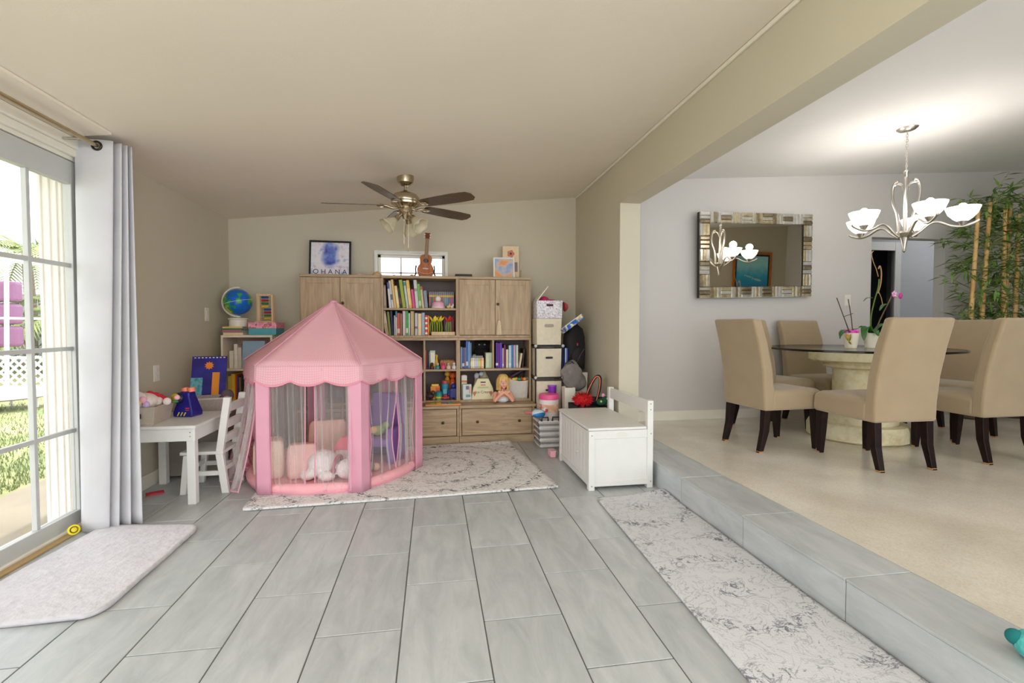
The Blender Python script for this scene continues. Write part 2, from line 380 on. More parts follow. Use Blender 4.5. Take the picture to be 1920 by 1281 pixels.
# dining walls
dw = MB().box(1.705, 4.62, 4.5, 4.62, -.06, 3.2).box(5.55, 7.5, 4.5, 4.62, -.06, 3.2).box(4.62, 5.55, 4.5, 4.62, 2.06, 3.2)
struct(dw.build('wall_dining_back', DWALL))
struct(bx('wall_dining_right', DWALL, None, 7.3, 7.42, .4, 4.5, -.06, 3.2))
struct(bx('wall_dining_front', WALLM, None, 4.62, 7.42, .28, .4, -.06, 3.2))
HALL = m_paint('hall_grey_paint', (196, 199, 203))
hb = MB().box(6.52, 7.6, 5.9, 6.02, -.06, 2.9).box(4.3, 5.66, 5.9, 6.02, -.06, 2.9).box(5.66, 6.52, 5.9, 6.02, DF+2.03, 2.9)
struct(hb.build('wall_hall', HALL))
struct(MB().box(4.18, 4.3, 4.62, 7.2, -.06, 2.9).build('wall_hall_left', HALL)); struct(MB().box(7.6, 7.72, 4.62, 7.2, -.06, 2.9).build('wall_hall_right', HALL))
struct(bx('wall_closet', mat((92, 92, 98), .8, name='dark_grey_wall'), None, 4.3, 7.6, 7.1, 7.2, -.06, 2.9))
struct(bx('ceiling_hall', DCEIL, None, 4.18, 7.72, 4.62, 7.3, 2.6, 2.7))
d2 = struct(MB().box(6.42, 6.52, 5.875, 5.9, DF, DF+2.12).box(5.66, 5.76, 5.875, 5.9, DF, DF+2.12).box(5.76, 6.42, 5.875, 5.9, DF+2.0, DF+2.12).build('door_2', WHITE, bevel=.004))
clr = thing('closet_rail', 'dark closet rail with hanging clothes inside the hall doorway', 'closet rail', (6.1, 6.6, 1.98))
MB().cyl((-.6, 0, 0), (.6, 0, 0), .015).build('rail', BLACK, clr)
for x in (-.6, .6): MB().cyl((x, 0, DF-1.98), (x, 0, 0), .014).build('upright', BLACK, clr)
for i in range(5):
    MB().at((-.4+i*.2, 0, -.45), ry=0).frustum(.05, .36, .07, .42, -.5, .42).build('garment', mat([(40, 40, 46), (60, 50, 52), (30, 32, 40), (90, 80, 84), (52, 52, 60)][i], .9, name='dark_cloth'), clr, bevel=.02)
# baseboards
struct(MB().box(1.706, 4.62, 4.484, 4.499, DF, DF+.095).box(5.56, 7.29, 4.484, 4.499, DF, DF+.095).build('baseboard_dining', CREAM, bevel=.004))
struct(MB().box(XL+.001, XL+.014, 3.12, YB, 0, .095).build('baseboard_left', CREAM, bevel=.004))
struct(MB().box(1.516, 1.529, 3.84, YB, 0, .095).build('baseboard_right', CREAM, bevel=.004))

# ------------------------------------------------------------------ patio sliding door
d1 = struct(MB().box(XL-.12, XL+.012, DY1-.002, DY1+.05, 0, DZ+.06).box(XL-.12, XL+.012, DY0-.05, DY0+.005, 0, DZ+.06).box(XL-.12, XL+.012, DY0-.05, DY1+.05, DZ-.015, DZ+.06)
            .box(XL-.12, XL+.02, DY0, DY1, -.04, .022).build('door_1', CREAM, bevel=.004))
MB().box(XL+.012, XL+.05, DY0-.06, DY1+.05, DZ+.045, DZ+.10).box(XL+.012, XL+.035, DY0-.06, DY1+.05, DZ+.005, DZ+.045).build('head_casing', CREAM, d1, bevel=.006)
MB().box(XL+.022, XL+.06, DY0, DY1, 0, .010).build('threshold', mat((190, 160, 112), .6, name='worn_wood'), d1, bevel=.002)
JAMB = mat((240, 236, 230), .6, noise=.02, name='cream_jamb')
MB().box(XL-.205, XL-.045, DY1-.016, DY1-.003, 0, DZ-.016).build('jamb_liner', JAMB, d1)
for i, xo in enumerate((-.062, -.088, -.114, -.15, -.19)): MB().box(XL+xo-.006, XL+xo+.006, DY1-.026, DY1-.016, 0, DZ-.016).build('jamb_track', JAMB, d1, bevel=.003)
MUNT = mat((196, 198, 196), .45, noise=.02, name='grey_white_muntin')
def slider(y0, y1, xo, hand):
    p = MB().box(xo-.02, xo+.02, y0, y0+.085, .02, 2.01).box(xo-.02, xo+.02, y1-.085, y1, .02, 2.01).box(xo-.02, xo+.02, y0+.085, y1-.085, .02, .095).box(xo-.02, xo+.02, y0+.085, y1-.085, 1.885, 2.01).build('door_panel', MUNT, d1, bevel=.003)
    n = 4; gw = (y1-y0-.17)/n
    zs = [.095, .54, .99, 1.445, 1.885]
    for i in range(1, n): MB().box(xo-.012, xo+.012, y0+.085+gw*i-.011, y0+.085+gw*i+.011, .095, 1.885).build('muntin', MUNT, p, bevel=.002)
    for z in zs[1:-1]: MB().box(xo-.011, xo+.011, y0+.085, y1-.085, z-.011, z+.011).build('muntin', MUNT, p, bevel=.002)
    for i in range(n):
        for j in range(4):
            ya, yb = y0+.085+gw*i, y0+.085+gw*(i+1)
            MB().box(xo-.003, xo+.003, ya, yb, zs[j], zs[j+1]).build('pane', GLASS, p)
    if hand:
        MB().box(xo+.02, xo+.035, y1-.06, y1-.02, .87, 1.12).tube([(xo+.03, y1-.04, .885), (xo+.075, y1-.04, .90), (xo+.08, y1-.04, .99), (xo+.075, y1-.04, 1.08), (xo+.03, y1-.04, 1.105)], .012).build('handle', WHITE, p, bevel=.004)
slider(1.825, 3.096, XL-.012, True)
slider(.285, 1.86, XL-.07, False)
# small high window behind the cabinets
w1 = struct(MB().box(WX0-.03, WX1+.03, YB-.016, YB+.002, WZ1, WZ1+.035).box(WX0-.03, WX0, YB-.016, YB+.002, WZ0, WZ1).box(WX1, WX1+.03, YB-.016, YB+.002, WZ0, WZ1)
            .box(WX0, WX1, YB+.06, YB+.09, WZ1-.03, WZ1).box(WX0, WX0+.03, YB+.06, YB+.09, WZ0, WZ1).box(WX1-.03, WX1, YB+.06, YB+.09, WZ0, WZ1).box(WX0, WX1, YB+.06, YB+.09, WZ0, WZ0+.02).build('window_1', WHITE, bevel=.003))
xs = [WX0+.03, WX0+.23, WX0+.43, WX1-.03]
for x in xs[1:3]: MB().box(x-.008, x+.008, YB+.06, YB+.085, WZ0+.02, WZ1-.03).build('muntin', WHITE, w1)
MB().box(WX0+.03, WX1-.03, YB+.06, YB+.085, 1.655, 1.668).build('muntin', WHITE, w1)
for i in range(3):
    for a, b in ((WZ0+.02, 1.655), (1.668, WZ1-.03)): MB().box(xs[i], xs[i+1], YB+.07, YB+.074, a, b).build('pane', GLASS, w1)

# ================================================================== GARDEN beyond the patio door
LAWN = m_patch('lawn', [(.3, (112, 128, 74)), (.5, (152, 154, 100)), (.75, (188, 176, 138))], 1.6, 8, .4, .9)
struct(MB().sheet(lambda u, v: (-22+u*19.7, -6+v*28, -.09+.02*math.sin(u*31)*math.cos(v*27)), 40, 50).build('ground_lawn', LAWN, smooth=True))
struct(bx('ground_patio', mat((150, 140, 122), .9, noise=.15, scale=3., name='patio_concrete'), None, -2.9, -2.15, -3, 8, -.12, -.045))
gb = MB(); q = random.Random(3)
for i in range(4500):
    t = q.random(); x = -3-4.2*t*q.random(); y = -x*1.35+q.uniform(-.8, 1.6); h = q.uniform(.02, .06)
    a = q.random()*6.3; dx, dy = .006*math.cos(a), .006*math.sin(a)
    gb.add([(x-dx, y-dy, -.08), (x+dx, y+dy, -.08), (x+q.uniform(-.02, .02), y+q.uniform(-.02, .02), -.08+h)], [(0, 1, 2)])
tag(stuff(gb.build('lawn_grass', mat((120, 138, 78), .9, name='grass_blade'))), 'sunlit short grass blades on the lawn outside', 'grass')
struct(bx('wall_eave', mat((236, 232, 222), .8, name='soffit_white'), None, -2.85, -2.15, -3, 8, 2.36, 2.46))
# pool cage: white frame, purple screen panel, lattice fence
FY = 10.6
def gp_(x, y, Y=FY): return at_y(x, y, Y)
pcg = thing('pool_cage', 'white aluminium pool cage frame behind the lattice fence', 'pool cage', (0, 0, 0))
WA = mat((244, 244, 244), .5, name='white_aluminium')
L0, L1 = gp_(-60, 480), gp_(95, 497)
MB().cyl(L0, L1, .04).build('top_rail', WA, pcg)
MB().cyl(gp_(-60, 596), gp_(100, 598), .022).build('mid_rail', WA, pcg)
for xx in (12, -40, 98): MB().cyl(gp_(xx, 484), gp_(xx+1, 730), .035).build('upright', WA, pcg)
a, b = gp_(-30, 525, FY+.6), gp_(37, 652, FY+.6)
pv = thing('purple_slide', 'purple inflatable panel standing inside the pool cage', 'play panel', (0, 0, 0))
PUR = mat((140, 90, 130), .6, name='purple_vinyl')
for i in range(3):
    za, zb = a.z+(b.z-a.z)*i/3, a.z+(b.z-a.z)*(i+1)/3
    MB().box(a.x, b.x, FY+.5, FY+.75, zb+.02, za-.02).build('segment', PUR, pv, bevel=.06)
a, b = gp_(-80, 668), gp_(100, 724)
lf = thing('lattice_fence', 'white diagonal lattice fence at the end of the lawn', 'fence', (0, 0, 0))
hh = a.z-b.z; ww = b.x-a.x
MB().box(a.x, b.x, FY-.3, FY-.26, a.z-.04, a.z).box(a.x, b.x, FY-.3, FY-.26, b.z-.3, b.z+.03).build('rail', WA, lf)
k = -hh
while k < ww:
    for s in (1, -1):
        p0, p1 = Vector((a.x+k, FY-.28, b.z)), Vector((a.x+k+hh, FY-.28, a.z))
        if s < 0: p0.z, p1.z = p1.z, p0.z
        MB().cyl(p0, p1, .022, n=4).build('slat', WA, lf)
    k += .15
tb = thing('lawn_table', 'low pale pink round play table on the lawn', 'table', at_y(4, 722, 8.0))
tb.location.z = -.09
MB().at().lathe([(.46, .16), (.5, .18), (.44, .25), (.15, .33), (.0, .34)], 28).build('cover', m_patch('pink_white_cover', [(.35, (150, 124, 142)), (.65, (176, 166, 172))], 3.), tb, smooth=40)
for i in range(4): MB().cyl((.36*math.cos(i*1.57+.4), .36*math.sin(i*1.57+.4), 0), (.36*math.cos(i*1.57+.4), .36*math.sin(i*1.57+.4), .18), .018).build('leg', WA, tb)
LEAF = m_patch('palm_leaf', [(.3, (104, 132, 60)), (.7, (178, 186, 112))], 3.)
def palm(loc, h, label, nf, L, seed):
    q = random.Random(seed); t = thing('palm_tree', label, 'palm tree', loc, group='palms beyond the lawn')
    MB().tube([(0, 0, 0), (.05, .02, h*.5), (0, 0, h)], [.16, .12, .10]).build('trunk', mat((150, 130, 104), .9, noise=.3, name='palm_bark'), t)
    for i in range(nf):
        a = 6.283*i/nf+q.uniform(-.2, .2); el = q.uniform(-.1, 1.0); d = MB(); pts = []
        for k in range(8):
            s = k/7; rr = L*s; pts.append(Vector((rr*math.cos(a)*math.cos(el*.6), rr*math.sin(a)*math.cos(el*.6), h+L*(math.sin(el)*s-.75*s*s))))
        d.tube(pts, [.02-.002*k for k in range(8)], 5)
        side = Vector((-math.sin(a), math.cos(a), 0))
        for k in range(1, 29):
            s = k/29*7; i0 = min(int(s), 6); p = pts[i0].lerp(pts[i0+1], s-i0)
            dr = (pts[i0+1]-pts[i0]).normalized(); ll = L*.34*math.sin(math.pi*(k/29)*.85+.3)
            for sg in (-1, 1):
                tip = p+(side*sg*.8+dr*.75+Vector((0, 0, -.25))).normalized()*ll
                wv = dr*.03; d.add([p-wv, p+wv, tip], [(0, 1, 2)])
        d.build('frond', LEAF, t)
    return t
palm((-10.2, 14.2, -.1), 3.1, 'tall palm with arching fronds beyond the pool cage', 16, 2.3, 1)
palm((-8.7, 13.6, -.1), 1.5, 'short bushy palm beside the pool cage', 15, 1.9, 2)
hg = MB(); q = random.Random(9)
for i in range(2600):
    x = q.uniform(-15, -7); y = 13.9+q.uniform(-.4, .9); z = q.uniform(-.1, 1.7)
    a = Vector((q.gauss(0, 1), q.gauss(0, 1), q.gauss(0, 1))).normalized()*.12; b = Vector((q.gauss(0, 1), q.gauss(0, 1), q.gauss(0, 1))).normalized()*.05
    p = Vector((x, y, z)); hg.add([p-a, p+b, p+a, p-b], [(0, 1, 2, 3)])
ho = thing('garden_hedge', 'loose green hedge along the far end of the garden', 'hedge', (0, 0, 0))
stuff(hg.build('foliage', mat((108, 128, 74), .8, noise=.35, name='hedge_leaf'), ho)); 
for i in range(7): MB().cyl((-14+i*1.1, 14.3, -.1), (-14.1+i*1.1, 14.3, 1.2), .04).build('stem', mat((110, 92, 70), .9, name='bark'), ho)
struct(bx('wall_garden_shed', mat((186, 190, 192), .8, name='grey_siding'), None, -16, -6, 15.6, 15.8, -.1, 2.0))

hl = thing('added_hall_fill', 'added unseen ceiling light in the hallway', 'fill light', (6.9, 5.2, 2.6))  # unseen fitting, added only to brighten the dark hallway
MB().lathe([(.14, 0), (.14, -.02), (.12, -.03)], 24).build('rim', WHITE, hl); MB().lathe([(.12, -.025), (.10, -.06), (.001, -.075)], 24).build('diffuser', m_emit('hall_fill_glow', (255, 248, 238), 2.), hl, smooth=True)
ld = bpy.data.lights.new('hall_fill_light', 'POINT'); lo = bpy.data.objects.new('hall_fill_light', ld); col.objects.link(lo); ld.energy = 4; ld.shadow_soft_size = .1; lo.location = (6.9, 5.2, 2.42)

cl_ = thing('added_fill_lamp', 'added unseen fill lamp above the near floor', 'fill light', (-.3, .2, ceil_z(-.3)))  # fill lamp added out of view to lift the living-room brightness
MB().lathe([(.17, 0), (.17, -.03), (.15, -.035)], 28).build('rim', WHITE, cl_); MB().lathe([(.15, -.03), (.12, -.07), (.001, -.09)], 28).build('diffuser', m_emit('near_fill_glow', (255, 244, 228), 2.5), cl_, smooth=True)
ld = bpy.data.lights.new('near_fill_light', 'POINT'); lo = bpy.data.objects.new('near_fill_light', ld); col.objects.link(lo); ld.energy = 22; ld.color = (1, .95, .87); ld.shadow_soft_size = .14; lo.location = (-.3, .2, ceil_z(-.3)-.26)

# ================================================================== CURTAIN, ROD, RUGS
rod = thing('curtain_rod', 'brushed brass curtain rod running above the patio door', 'curtain rod', (-1.80, 1.4, 2.095))
MB().cyl((0, -1.55, 0), (0, 1.76, 0), .0115, n=14).build('rod', mat((190, 172, 138), .3, .9, name='satin_brass'), rod, smooth=50)
for y in (-1.3, 1.5):
    MB().cyl((-.148, y, 0), (0, y, 0), .007).lathe([(.001, 0)], 3).build('bracket', CHROME, rod)
MB().sphere((0, -1.57, 0), .022).build('finial', CHROME, rod, smooth=True)
ct = thing('grommet_curtain', 'pale grey grommet curtain gathered beside the patio door', 'curtain', (0, 0, 0))
def plan(pts):
    y0 = pts[2][1]; return catmull([(x, y0+(y-y0)*(.55 if y > y0 else 1), 0) for x, y in pts], 8)
PT = plan([(-1.925, 3.04), (-1.86, 3.005), (-1.785, 3.0), (-1.732, 3.025), (-1.79, 3.075), (-1.87, 3.09), (-1.80, 3.115), (-1.712, 3.085), (-1.75, 3.135), (-1.86, 3.16), (-1.79, 3.18), (-1.696, 3.13), (-1.75, 3.20), (-1.86, 3.23), (-1.78, 3.25), (-1.684, 3.17), (-1.76, 3.27), (-1.88, 3.30)])
PB = plan([(-1.875, 2.935), (-1.85, 2.90), (-1.79, 2.885), (-1.738, 2.92), (-1.79, 2.985), (-1.85, 3.01), (-1.78, 2.985), (-1.700, 2.945), (-1.74, 3.01), (-1.83, 3.07), (-1.74, 3.04), (-1.655, 2.985), (-1.70, 3.06), (-1.82, 3.12), (-1.72, 3.09), (-1.605, 3.015), (-1.68, 3.12), (-1.85, 3.19)])
def curt(u, v):
    i = u*(len(PT)-1); a = int(min(i, len(PT)-2)); f = i-a
    p, q_ = PT[a].lerp(PT[a+1], f), PB[a].lerp(PB[a+1], f)
    s = (1-v)**1.15; r_ = p.lerp(q_, s); return (r_.x, r_.y, .012+v*2.118)
CURT = m_translucent('curtain_cloth', (222, 222, 226), .16, .8)
MB().sheet(curt, 136, 40).build('panel', CURT, ct, smooth=True, solid=.003)
DKM = mat((70, 60, 48), .35, .9, name='dark_bronze')
for x, y in ((-1.80, 2.992), (-1.80, 3.118), (-1.80, 3.19), (-1.80, 3.255)):
    pts = [(x+.022*math.cos(i*.3927), y, 2.095+.022*math.sin(i*.3927)) for i in range(17)]
    MB().tube(pts, .006, 6, False).build('grommet', DKM, ct, smooth=True)
# door mat
def flat_rug(name, m, label, cat, corners, th, nu, nv, rnd_=.0, wave=.003, lift=None, fold=None):
    fl_, fr_, br_, bl_ = [Vector((*c, 0)) for c in corners]; c0 = (fl_+fr_+br_+bl_)/4
    def f(u, v):
        uu, vv = u, v
        if rnd_:        # rounded corners
            a, b = abs(u*2-1), abs(v*2-1)
            if a > 1-rnd_ and b > 1-rnd_:
                da, db = (a-(1-rnd_))/rnd_, (b-(1-rnd_))/rnd_; L = max(da, db)/math.hypot(da, db)
                uu = .5+math.copysign((1-rnd_+da*L*rnd_)/2, u-.5); vv = .5+math.copysign((1-rnd_+db*L*rnd_)/2, v-.5)
        p = fl_.lerp(fr_, uu).lerp(bl_.lerp(br_, uu), vv)
        z = th/2+.003+wave*(1+math.sin(uu*9+vv*4)*math.cos(vv*11))*.5+(lift(uu, vv) if lift else 0)
        return (p.x-c0.x, p.y-c0.y, z)
    o = MB().sheet(f, nu, nv).build(name, m, None, (c0.x, c0.y, 0), smooth=True, solid=th)
    return tag(o, label, cat)
PLUSH = mat((208, 205, 210), .95, noise=.10, scale=26., bump=1.0, name='plush_pile', sheen=.3)
flat_rug('door_mat', PLUSH, 'plush pale grey mat lying before the patio door', 'mat', [(-1.87, 2.02), (-1.262, 2.03), (-1.27, 2.885), (-1.79, 2.955)], .016, 40, 40, .22, .004)
RUG = m_rug('ink_ring_rug', (.30, .05), (232, 230, 228), (58, 60, 76), 34, None, 1., 9.)
flat_rug('area_rug', RUG, 'off-white rug with dark scribbled rings under the pink tent', 'rug', [(-1.14, 3.085), (.85, 3.185), (.715, 4.50), (-1.24, 4.44)], .010, 60, 50, .03, .002,
         lambda u, v: .022*max(0, (v-.93)/.07)*max(0, (u-.5)/.5))
RUN = m_rug('ink_medallion_runner', (.02, .16), (216, 216, 220), (90, 90, 108), 26, .95, .85, 10.)
flat_rug('runner_rug', RUN, 'long off-white runner with grey medallions beside the step', 'rug', [(.93, .35), (1.50, .35), (1.515, 2.99), (1.03, 2.94)], .009, 40, 120, .02, .002,
         lambda u, v: .018*max(0, (v-.9)/.1)*max(0, (u-.6)/.4))
# little things on the floor
yt = thing('bottle_cap_toy', 'small yellow plastic cap on the door track', 'toy', (-1.865, 2.835, .024))
MB().at((0, 0, .022), rx=R(70), rz=R(40)).lathe([(.0, .0), (.022, 0), (.026, .012), (.026, .026), (.018, .03), (.018, .01)], 18, False).build('cup', mat((236, 220, 40), .4, name='yellow_plastic'), yt, smooth=40)
MB().at((0, 0, .022), rx=R(70), rz=R(40)).lathe([(.012, .006), (.012, .034), (.0, .036)], 14).build('peg', mat((226, 206, 30), .4, name='yellow_plastic_dark'), yt, smooth=40)
tag(MB().box(-.05, .05, -.035, .035, 0, .004).box(-.03, .045, -.03, .03, .004, .007).build('paper_card', mat((214, 62, 82), .7, name='red_card'), None, (-1.83, 3.52, .001), (0, 0, .5)), 'red paper card lying on the floor under the small table', 'card')
wt = thing('turquoise_yarn_toy', 'turquoise crocheted toy lying on the step edge', 'toy', (1.68, 1.08, DF))
TQ = mat((84, 186, 182), .9, noise=.25, scale=60., bump=1., name='turquoise_yarn')
MB().sphere((0, 0, .042), .055, .05, .042).sphere((.05, -.045, .03), .035, .035, .03).build('body', TQ, wt, smooth=True)
for c in ((-.035, .03, .055), (.04, .03, .06)): MB().sphere(c, .022).build('ear', mat((20, 116, 116), .9, name='dark_teal_yarn'), wt, smooth=True)
# switch plates on the left wall and by the mirror
def plate(label, loc, rz, kind):
    t = thing('wall_plate', label, 'wall plate', loc, rz)
    MB().box(-.036, .036, -.006, -.0005, -.058, .058).build('cover', CREAM, t, bevel=.003)
    if kind: MB().box(-.015, .015, -.010, -.006, -.032, .032).build('rocker', WHITE, t, bevel=.002)
    else:
        for z in (-.024, .024): MB().box(-.016, .016, -.009, -.006, z-.014, z+.014).build('socket', WHITE, t, bevel=.004)
plate('white switch plate on the left wall beside the globe', (XL, 4.60, 1.213), R(90), 1)
plate('white outlet plate on the wall behind the plush toys', (XL, 3.80, .777), R(90), 0)
plate('white switch plate on the dining wall right of the mirror', (4.34, 4.5, 1.385), 0, 1)

# ================================================================== CHILD'S TABLE AND CHAIR
TT = .50
tbx = thing('play_table', 'small white wooden play table against the left wall', 'table', (-1.685, 3.51, 0))
MB().box(-.235, .235, -.27, .27, TT-.022, TT).build('table_top', WHITE, tbx, bevel=.006)
MB().box(-.215, .215, -.252, -.232, TT-.10, TT-.022).box(-.215, .215, .232, .252, TT-.10, TT-.022).box(-.222, -.202, -.25, .25, TT-.10, TT-.022).box(.202, .222, -.25, .25, TT-.10, TT-.022).build('apron', WHITE, tbx, bevel=.003)
for sx in (-1, 1):
    for sy in (-1, 1):
        x, y = .195*sx, .225*sy
        MB().box(x-.024, x+.024, y-.024, y+.024, 0, TT-.022).build('leg', WHITE, tbx, bevel=.004)
for z in (.43, .455): MB().at((.197, -.253, z), rx=R(90)).lathe([(.004, 0), (.004, .003), (.001, .004)], 10).build('screw', CHROME, tbx)
kc = thing('toddler_chair', 'small white slat-back chair pushed under the play table', 'chair', (-1.515, 3.60, 0), R(90))   # local +Y faces -X
for sx in (-1, 1):
    MB().add([], []).loft([[(sx*.13-.016, .10, 0), (sx*.13+.016, .10, 0), (sx*.13+.016, .135, 0), (sx*.13-.016, .135, 0)], [(sx*.13-.016, .07, .26), (sx*.13+.016, .07, .26), (sx*.13+.016, .11, .26), (sx*.13-.016, .11, .26)]]).build('leg', WHITE, kc, bevel=.003)
    MB().loft([[(sx*.13-.016, y0, z), (sx*.13+.016, y0, z), (sx*.13+.016, y0+.045, z), (sx*.13-.016, y0+.045, z)] for y0, z in ((-.165, 0), (-.13, .26), (-.135, .30), (-.185, .64))]).build('leg', WHITE, kc, bevel=.004)
    MB().box(sx*.13-.010, sx*.13+.010, -.12, .10, .12, .15).build('stretcher', WHITE, kc, bevel=.002)
for ya in (.088, -.135): MB().box(-.12, .12, ya, ya+.02, .14, .17).build('cross_bar', WHITE, kc, bevel=.002)
MB().box(-.15, .15, -.135, .13, .262, .284).build('seat', WHITE, kc, bevel=.006)
for i, z in enumerate((.36, .46, .57)):
    y = -.128-.05*(z-.30)/.34
    MB().at((0, y, z), rx=R(8)).box(-.118, .118, -.008, .012, -.028, .03).build('back_slat', WHITE, kc, bevel=.003)
# things on the play table
TOP = TT
pb = thing('fabric_bin', 'taupe fabric bin of plush toys on the play table', 'bin', (-1.795, 3.40, TOP), R(4))
MB().tray(.15, .22, .19, .27, 0, .115, .006).build('shell', mat((190, 178, 164), .8, noise=.08, scale=50., name='taupe_linen'), pb, bevel=.004)
MB().box(-.02, .02, -.136, -.131, .045, .075).build('grip', BLACK, pb, bevel=.003)
MB().box(-.088, .088, -.125, .125, .085, .088).build('liner', mat((214, 206, 196), .9, name='liner'), pb)
def plush(name, label, loc, m, parts, extra=()):
    t = thing(name, label, 'plush toy', loc)
    b_ = MB()
    for c, r_ in parts: b_.sphere(c, *r_) if isinstance(r_, tuple) else b_.sphere(c, r_)
    b_.build('body', m, t, remesh=.006)
    for nm, mm, c, r_ in extra:
        MB().sphere(c, *(r_ if isinstance(r_, tuple) else (r_,)), n=10, m=6).build(nm, mm, t, smooth=True)
    return t
WPL = mat((240, 228, 222), .95, noise=.06, scale=40., bump=.6, name='white_plush')
PK = mat((246, 182, 200), .8, name='pink_felt'); YE = mat((250, 214, 120), .8, name='yellow_felt'); RD = mat((206, 40, 60), .8, name='red_felt')
GR = mat((60, 130, 74), .8, name='green_felt'); LV = mat((206, 180, 226), .8, name='lavender_felt'); OR_ = mat((250, 160, 110), .8, name='orange_felt')
plush('white_plush', 'white plush unicorn with flowers in the taupe fabric bin', (-1.80, 3.36, TOP+.088), WPL, [((0, 0, .05), (.075, .10, .055)), ((.0, -.07, .075), (.055, .05, .05)), ((.05, .06, .04), (.03, .05, .03))],
      [('eye', BLACK, (-.03, -.118, .085), (.008, .006, .016)), ('eye', BLACK, (.012, -.12, .09), (.008, .006, .014)), ('flower', PK, (.05, -.10, .075), .022), ('flower', YE, (.035, -.115, .06), .016), ('flower', LV, (.06, -.085, .045), .02), ('flower', OR_, (.0, -.12, .055), .015), ('horn', LV, (-.03, -.07, .14), (.014, .014, .028))])
plush('red_flower_garland', 'red pom flower garland lying over the white plush', (-1.77, 3.44, TOP+.13), RD, [((-.04+.028*i, .01+.014*math.sin(i), .045-.012*i), .022) for i in range(5)], [('leaf', GR, (.10, .02, -.01), (.025, .014, .01)), ('bloom', WPL, (.08, -.03, .0), .024), ('bloom', PK, (.11, .03, .015), .018)])
bt = thing('space_projector', 'dark blue toy projector with orange lenses on the play table', 'toy', (-1.655, 3.60, TOP), R(-12))
NB = mat((30, 28, 128), .35, name='navy_plastic')
MB().loft([[(-.06*a, -.05*b, z), (.06*a, -.05*b, z), (.06*a, .05*b, z), (-.06*a, .05*b, z)] for a, b, z in ((1.15, 1.1, 0), (1.15, 1.1, .03), (.85, .9, .09), (.6, .75, .14), (.55, .7, .17))]).build('housing', NB, bt, bevel=.012, seg=3)
MB().sphere((-.035, -.03, .125), .042, .04, .04).build('visor', mat((24, 22, 60), .3, name='visor_black'), bt, smooth=True)
MB().sphere((-.045, -.055, .135), .028, .018, .026).build('lens', mat((206, 190, 30), .2, name='yellow_lens'), bt, smooth=True)
for x in (-.012, .03): MB().at((x, .0, .165), ry=R(-12)).lathe([(.022, 0), (.024, .028), (.016, .03), (.014, .012)], 18).build('eyepiece', mat((250, 140, 110), .4, name='coral_plastic'), bt, smooth=40)
MB().box(.052, .068, -.035, .02, .005, .03).build('side_plate', mat((130, 100, 214), .4, name='violet_plastic'), bt, bevel=.003)
for i in range(3): MB().at((-.025+i*.022, -.057, .022), ry=R(30)).box(-.003, .003, -.002, .002, -.014, .014).build('stripe', mat((220, 214, 80), .4, name='yellow_print'), bt)
for i in range(2): MB().box(.02, .045, -.0525, -.049, .042+i*.014, .05+i*.014).build('badge', mat((220, 60, 70), .4, name='red_print'), bt)
# grey bin and picture book on a toy chest beyond the table
ch = thing('toy_chest', 'plain grey toy chest behind the play table', 'chest', (-1.715, 4.02, 0))
MB().box(-.21, .21, -.19, .19, .02, .44).build('body', mat((150, 140, 130), .6, name='grey_chest'), ch, bevel=.006); MB().box(-.215, .215, -.195, .195, .44, .47).build('lid', mat((150, 140, 130), .6, name='grey_chest'), ch, bevel=.006)
gbn = thing('grey_tray_bin', 'grey ribbed fabric bin on the chest behind the projector toy', 'bin', (-1.68, 3.96, .471), R(14))
MB().tray(.20, .16, .23, .19, 0, .11, .006).build('shell', mat((176, 166, 160), .8, noise=.1, scale=60., name='grey_linen'), gbn, bevel=.003)
MB().box(-.112, .112, -.097, -.091, .098, .108).build('rim', mat((206, 198, 192), .8, name='light_binding'), gbn)
pbk = thing('picture_book', 'navy picture book with orange star leaning in the grey bin', 'book', (-1.715, 4.03, .50), R(8), rx=R(-16))
DBL = m_patch('navy_cover', [(.4, (34, 26, 120)), (.6, (46, 40, 150))], 8.)
MB().box(-.125, .115, 0, .012, .03, .39).build('cover', DBL, pbk, bevel=.002); MB().box(-.12, .11, .012, .02, .035, .385).build('pages', CREAM, pbk)
MB().box(-.125, -.045, -.002, 0, .03, .22).build('picture', m_patch('teal_print', [(.35, (40, 120, 150)), (.5, (120, 190, 210)), (.65, (60, 150, 140))], 18.), pbk)
MB().box(.02, .07, -.002, 0, .07, .26).build('title_panel', mat((240, 150, 40), .6, name='orange_print'), pbk)
star = [((.034 if i % 2 else .022)*math.cos(i*math.pi/10), (.034 if i % 2 else .022)*math.sin(i*math.pi/10)) for i in range(20)]
MB().at((-.005, 0, .315), rx=R(90)).prism(star, 0, .002).build('star', mat((244, 140, 40), .6, name='orange_star'), pbk)
for i in range(9): MB().box(-.11+i*.025, -.098+i*.025, -.0015, 0, .375, .382).build('dash', CREAM, pbk)
plush('grey_plush', 'grey and pink plush poking out of the grey bin', (-1.56, 4.0, .53), mat((110, 96, 100), .95, bump=.5, name='grey_plush'), [((0, 0, .05), (.045, .045, .05))], [('snout', mat((196, 150, 160), .9, name='pink_snout'), (.015, -.045, .03), .026)])
blk = thing('pink_blanket', 'crumpled pink patterned blanket heaped behind the toddler chair', 'blanket', (-1.405, 3.93, 0))
MB().sheet(lambda u, v: (-.09+.16*u, -.16+.3*v, .02+.36*math.sin(math.pi*u)**.6*math.sin(math.pi*v)**.5*(1+.12*math.sin(9*u+5*v))), 24, 24).build('cloth', m_patch('pink_check', [(.4, (196, 110, 132)), (.55, (226, 190, 196)), (.7, (150, 50, 80))], 30.), blk, smooth=True, solid=.006)

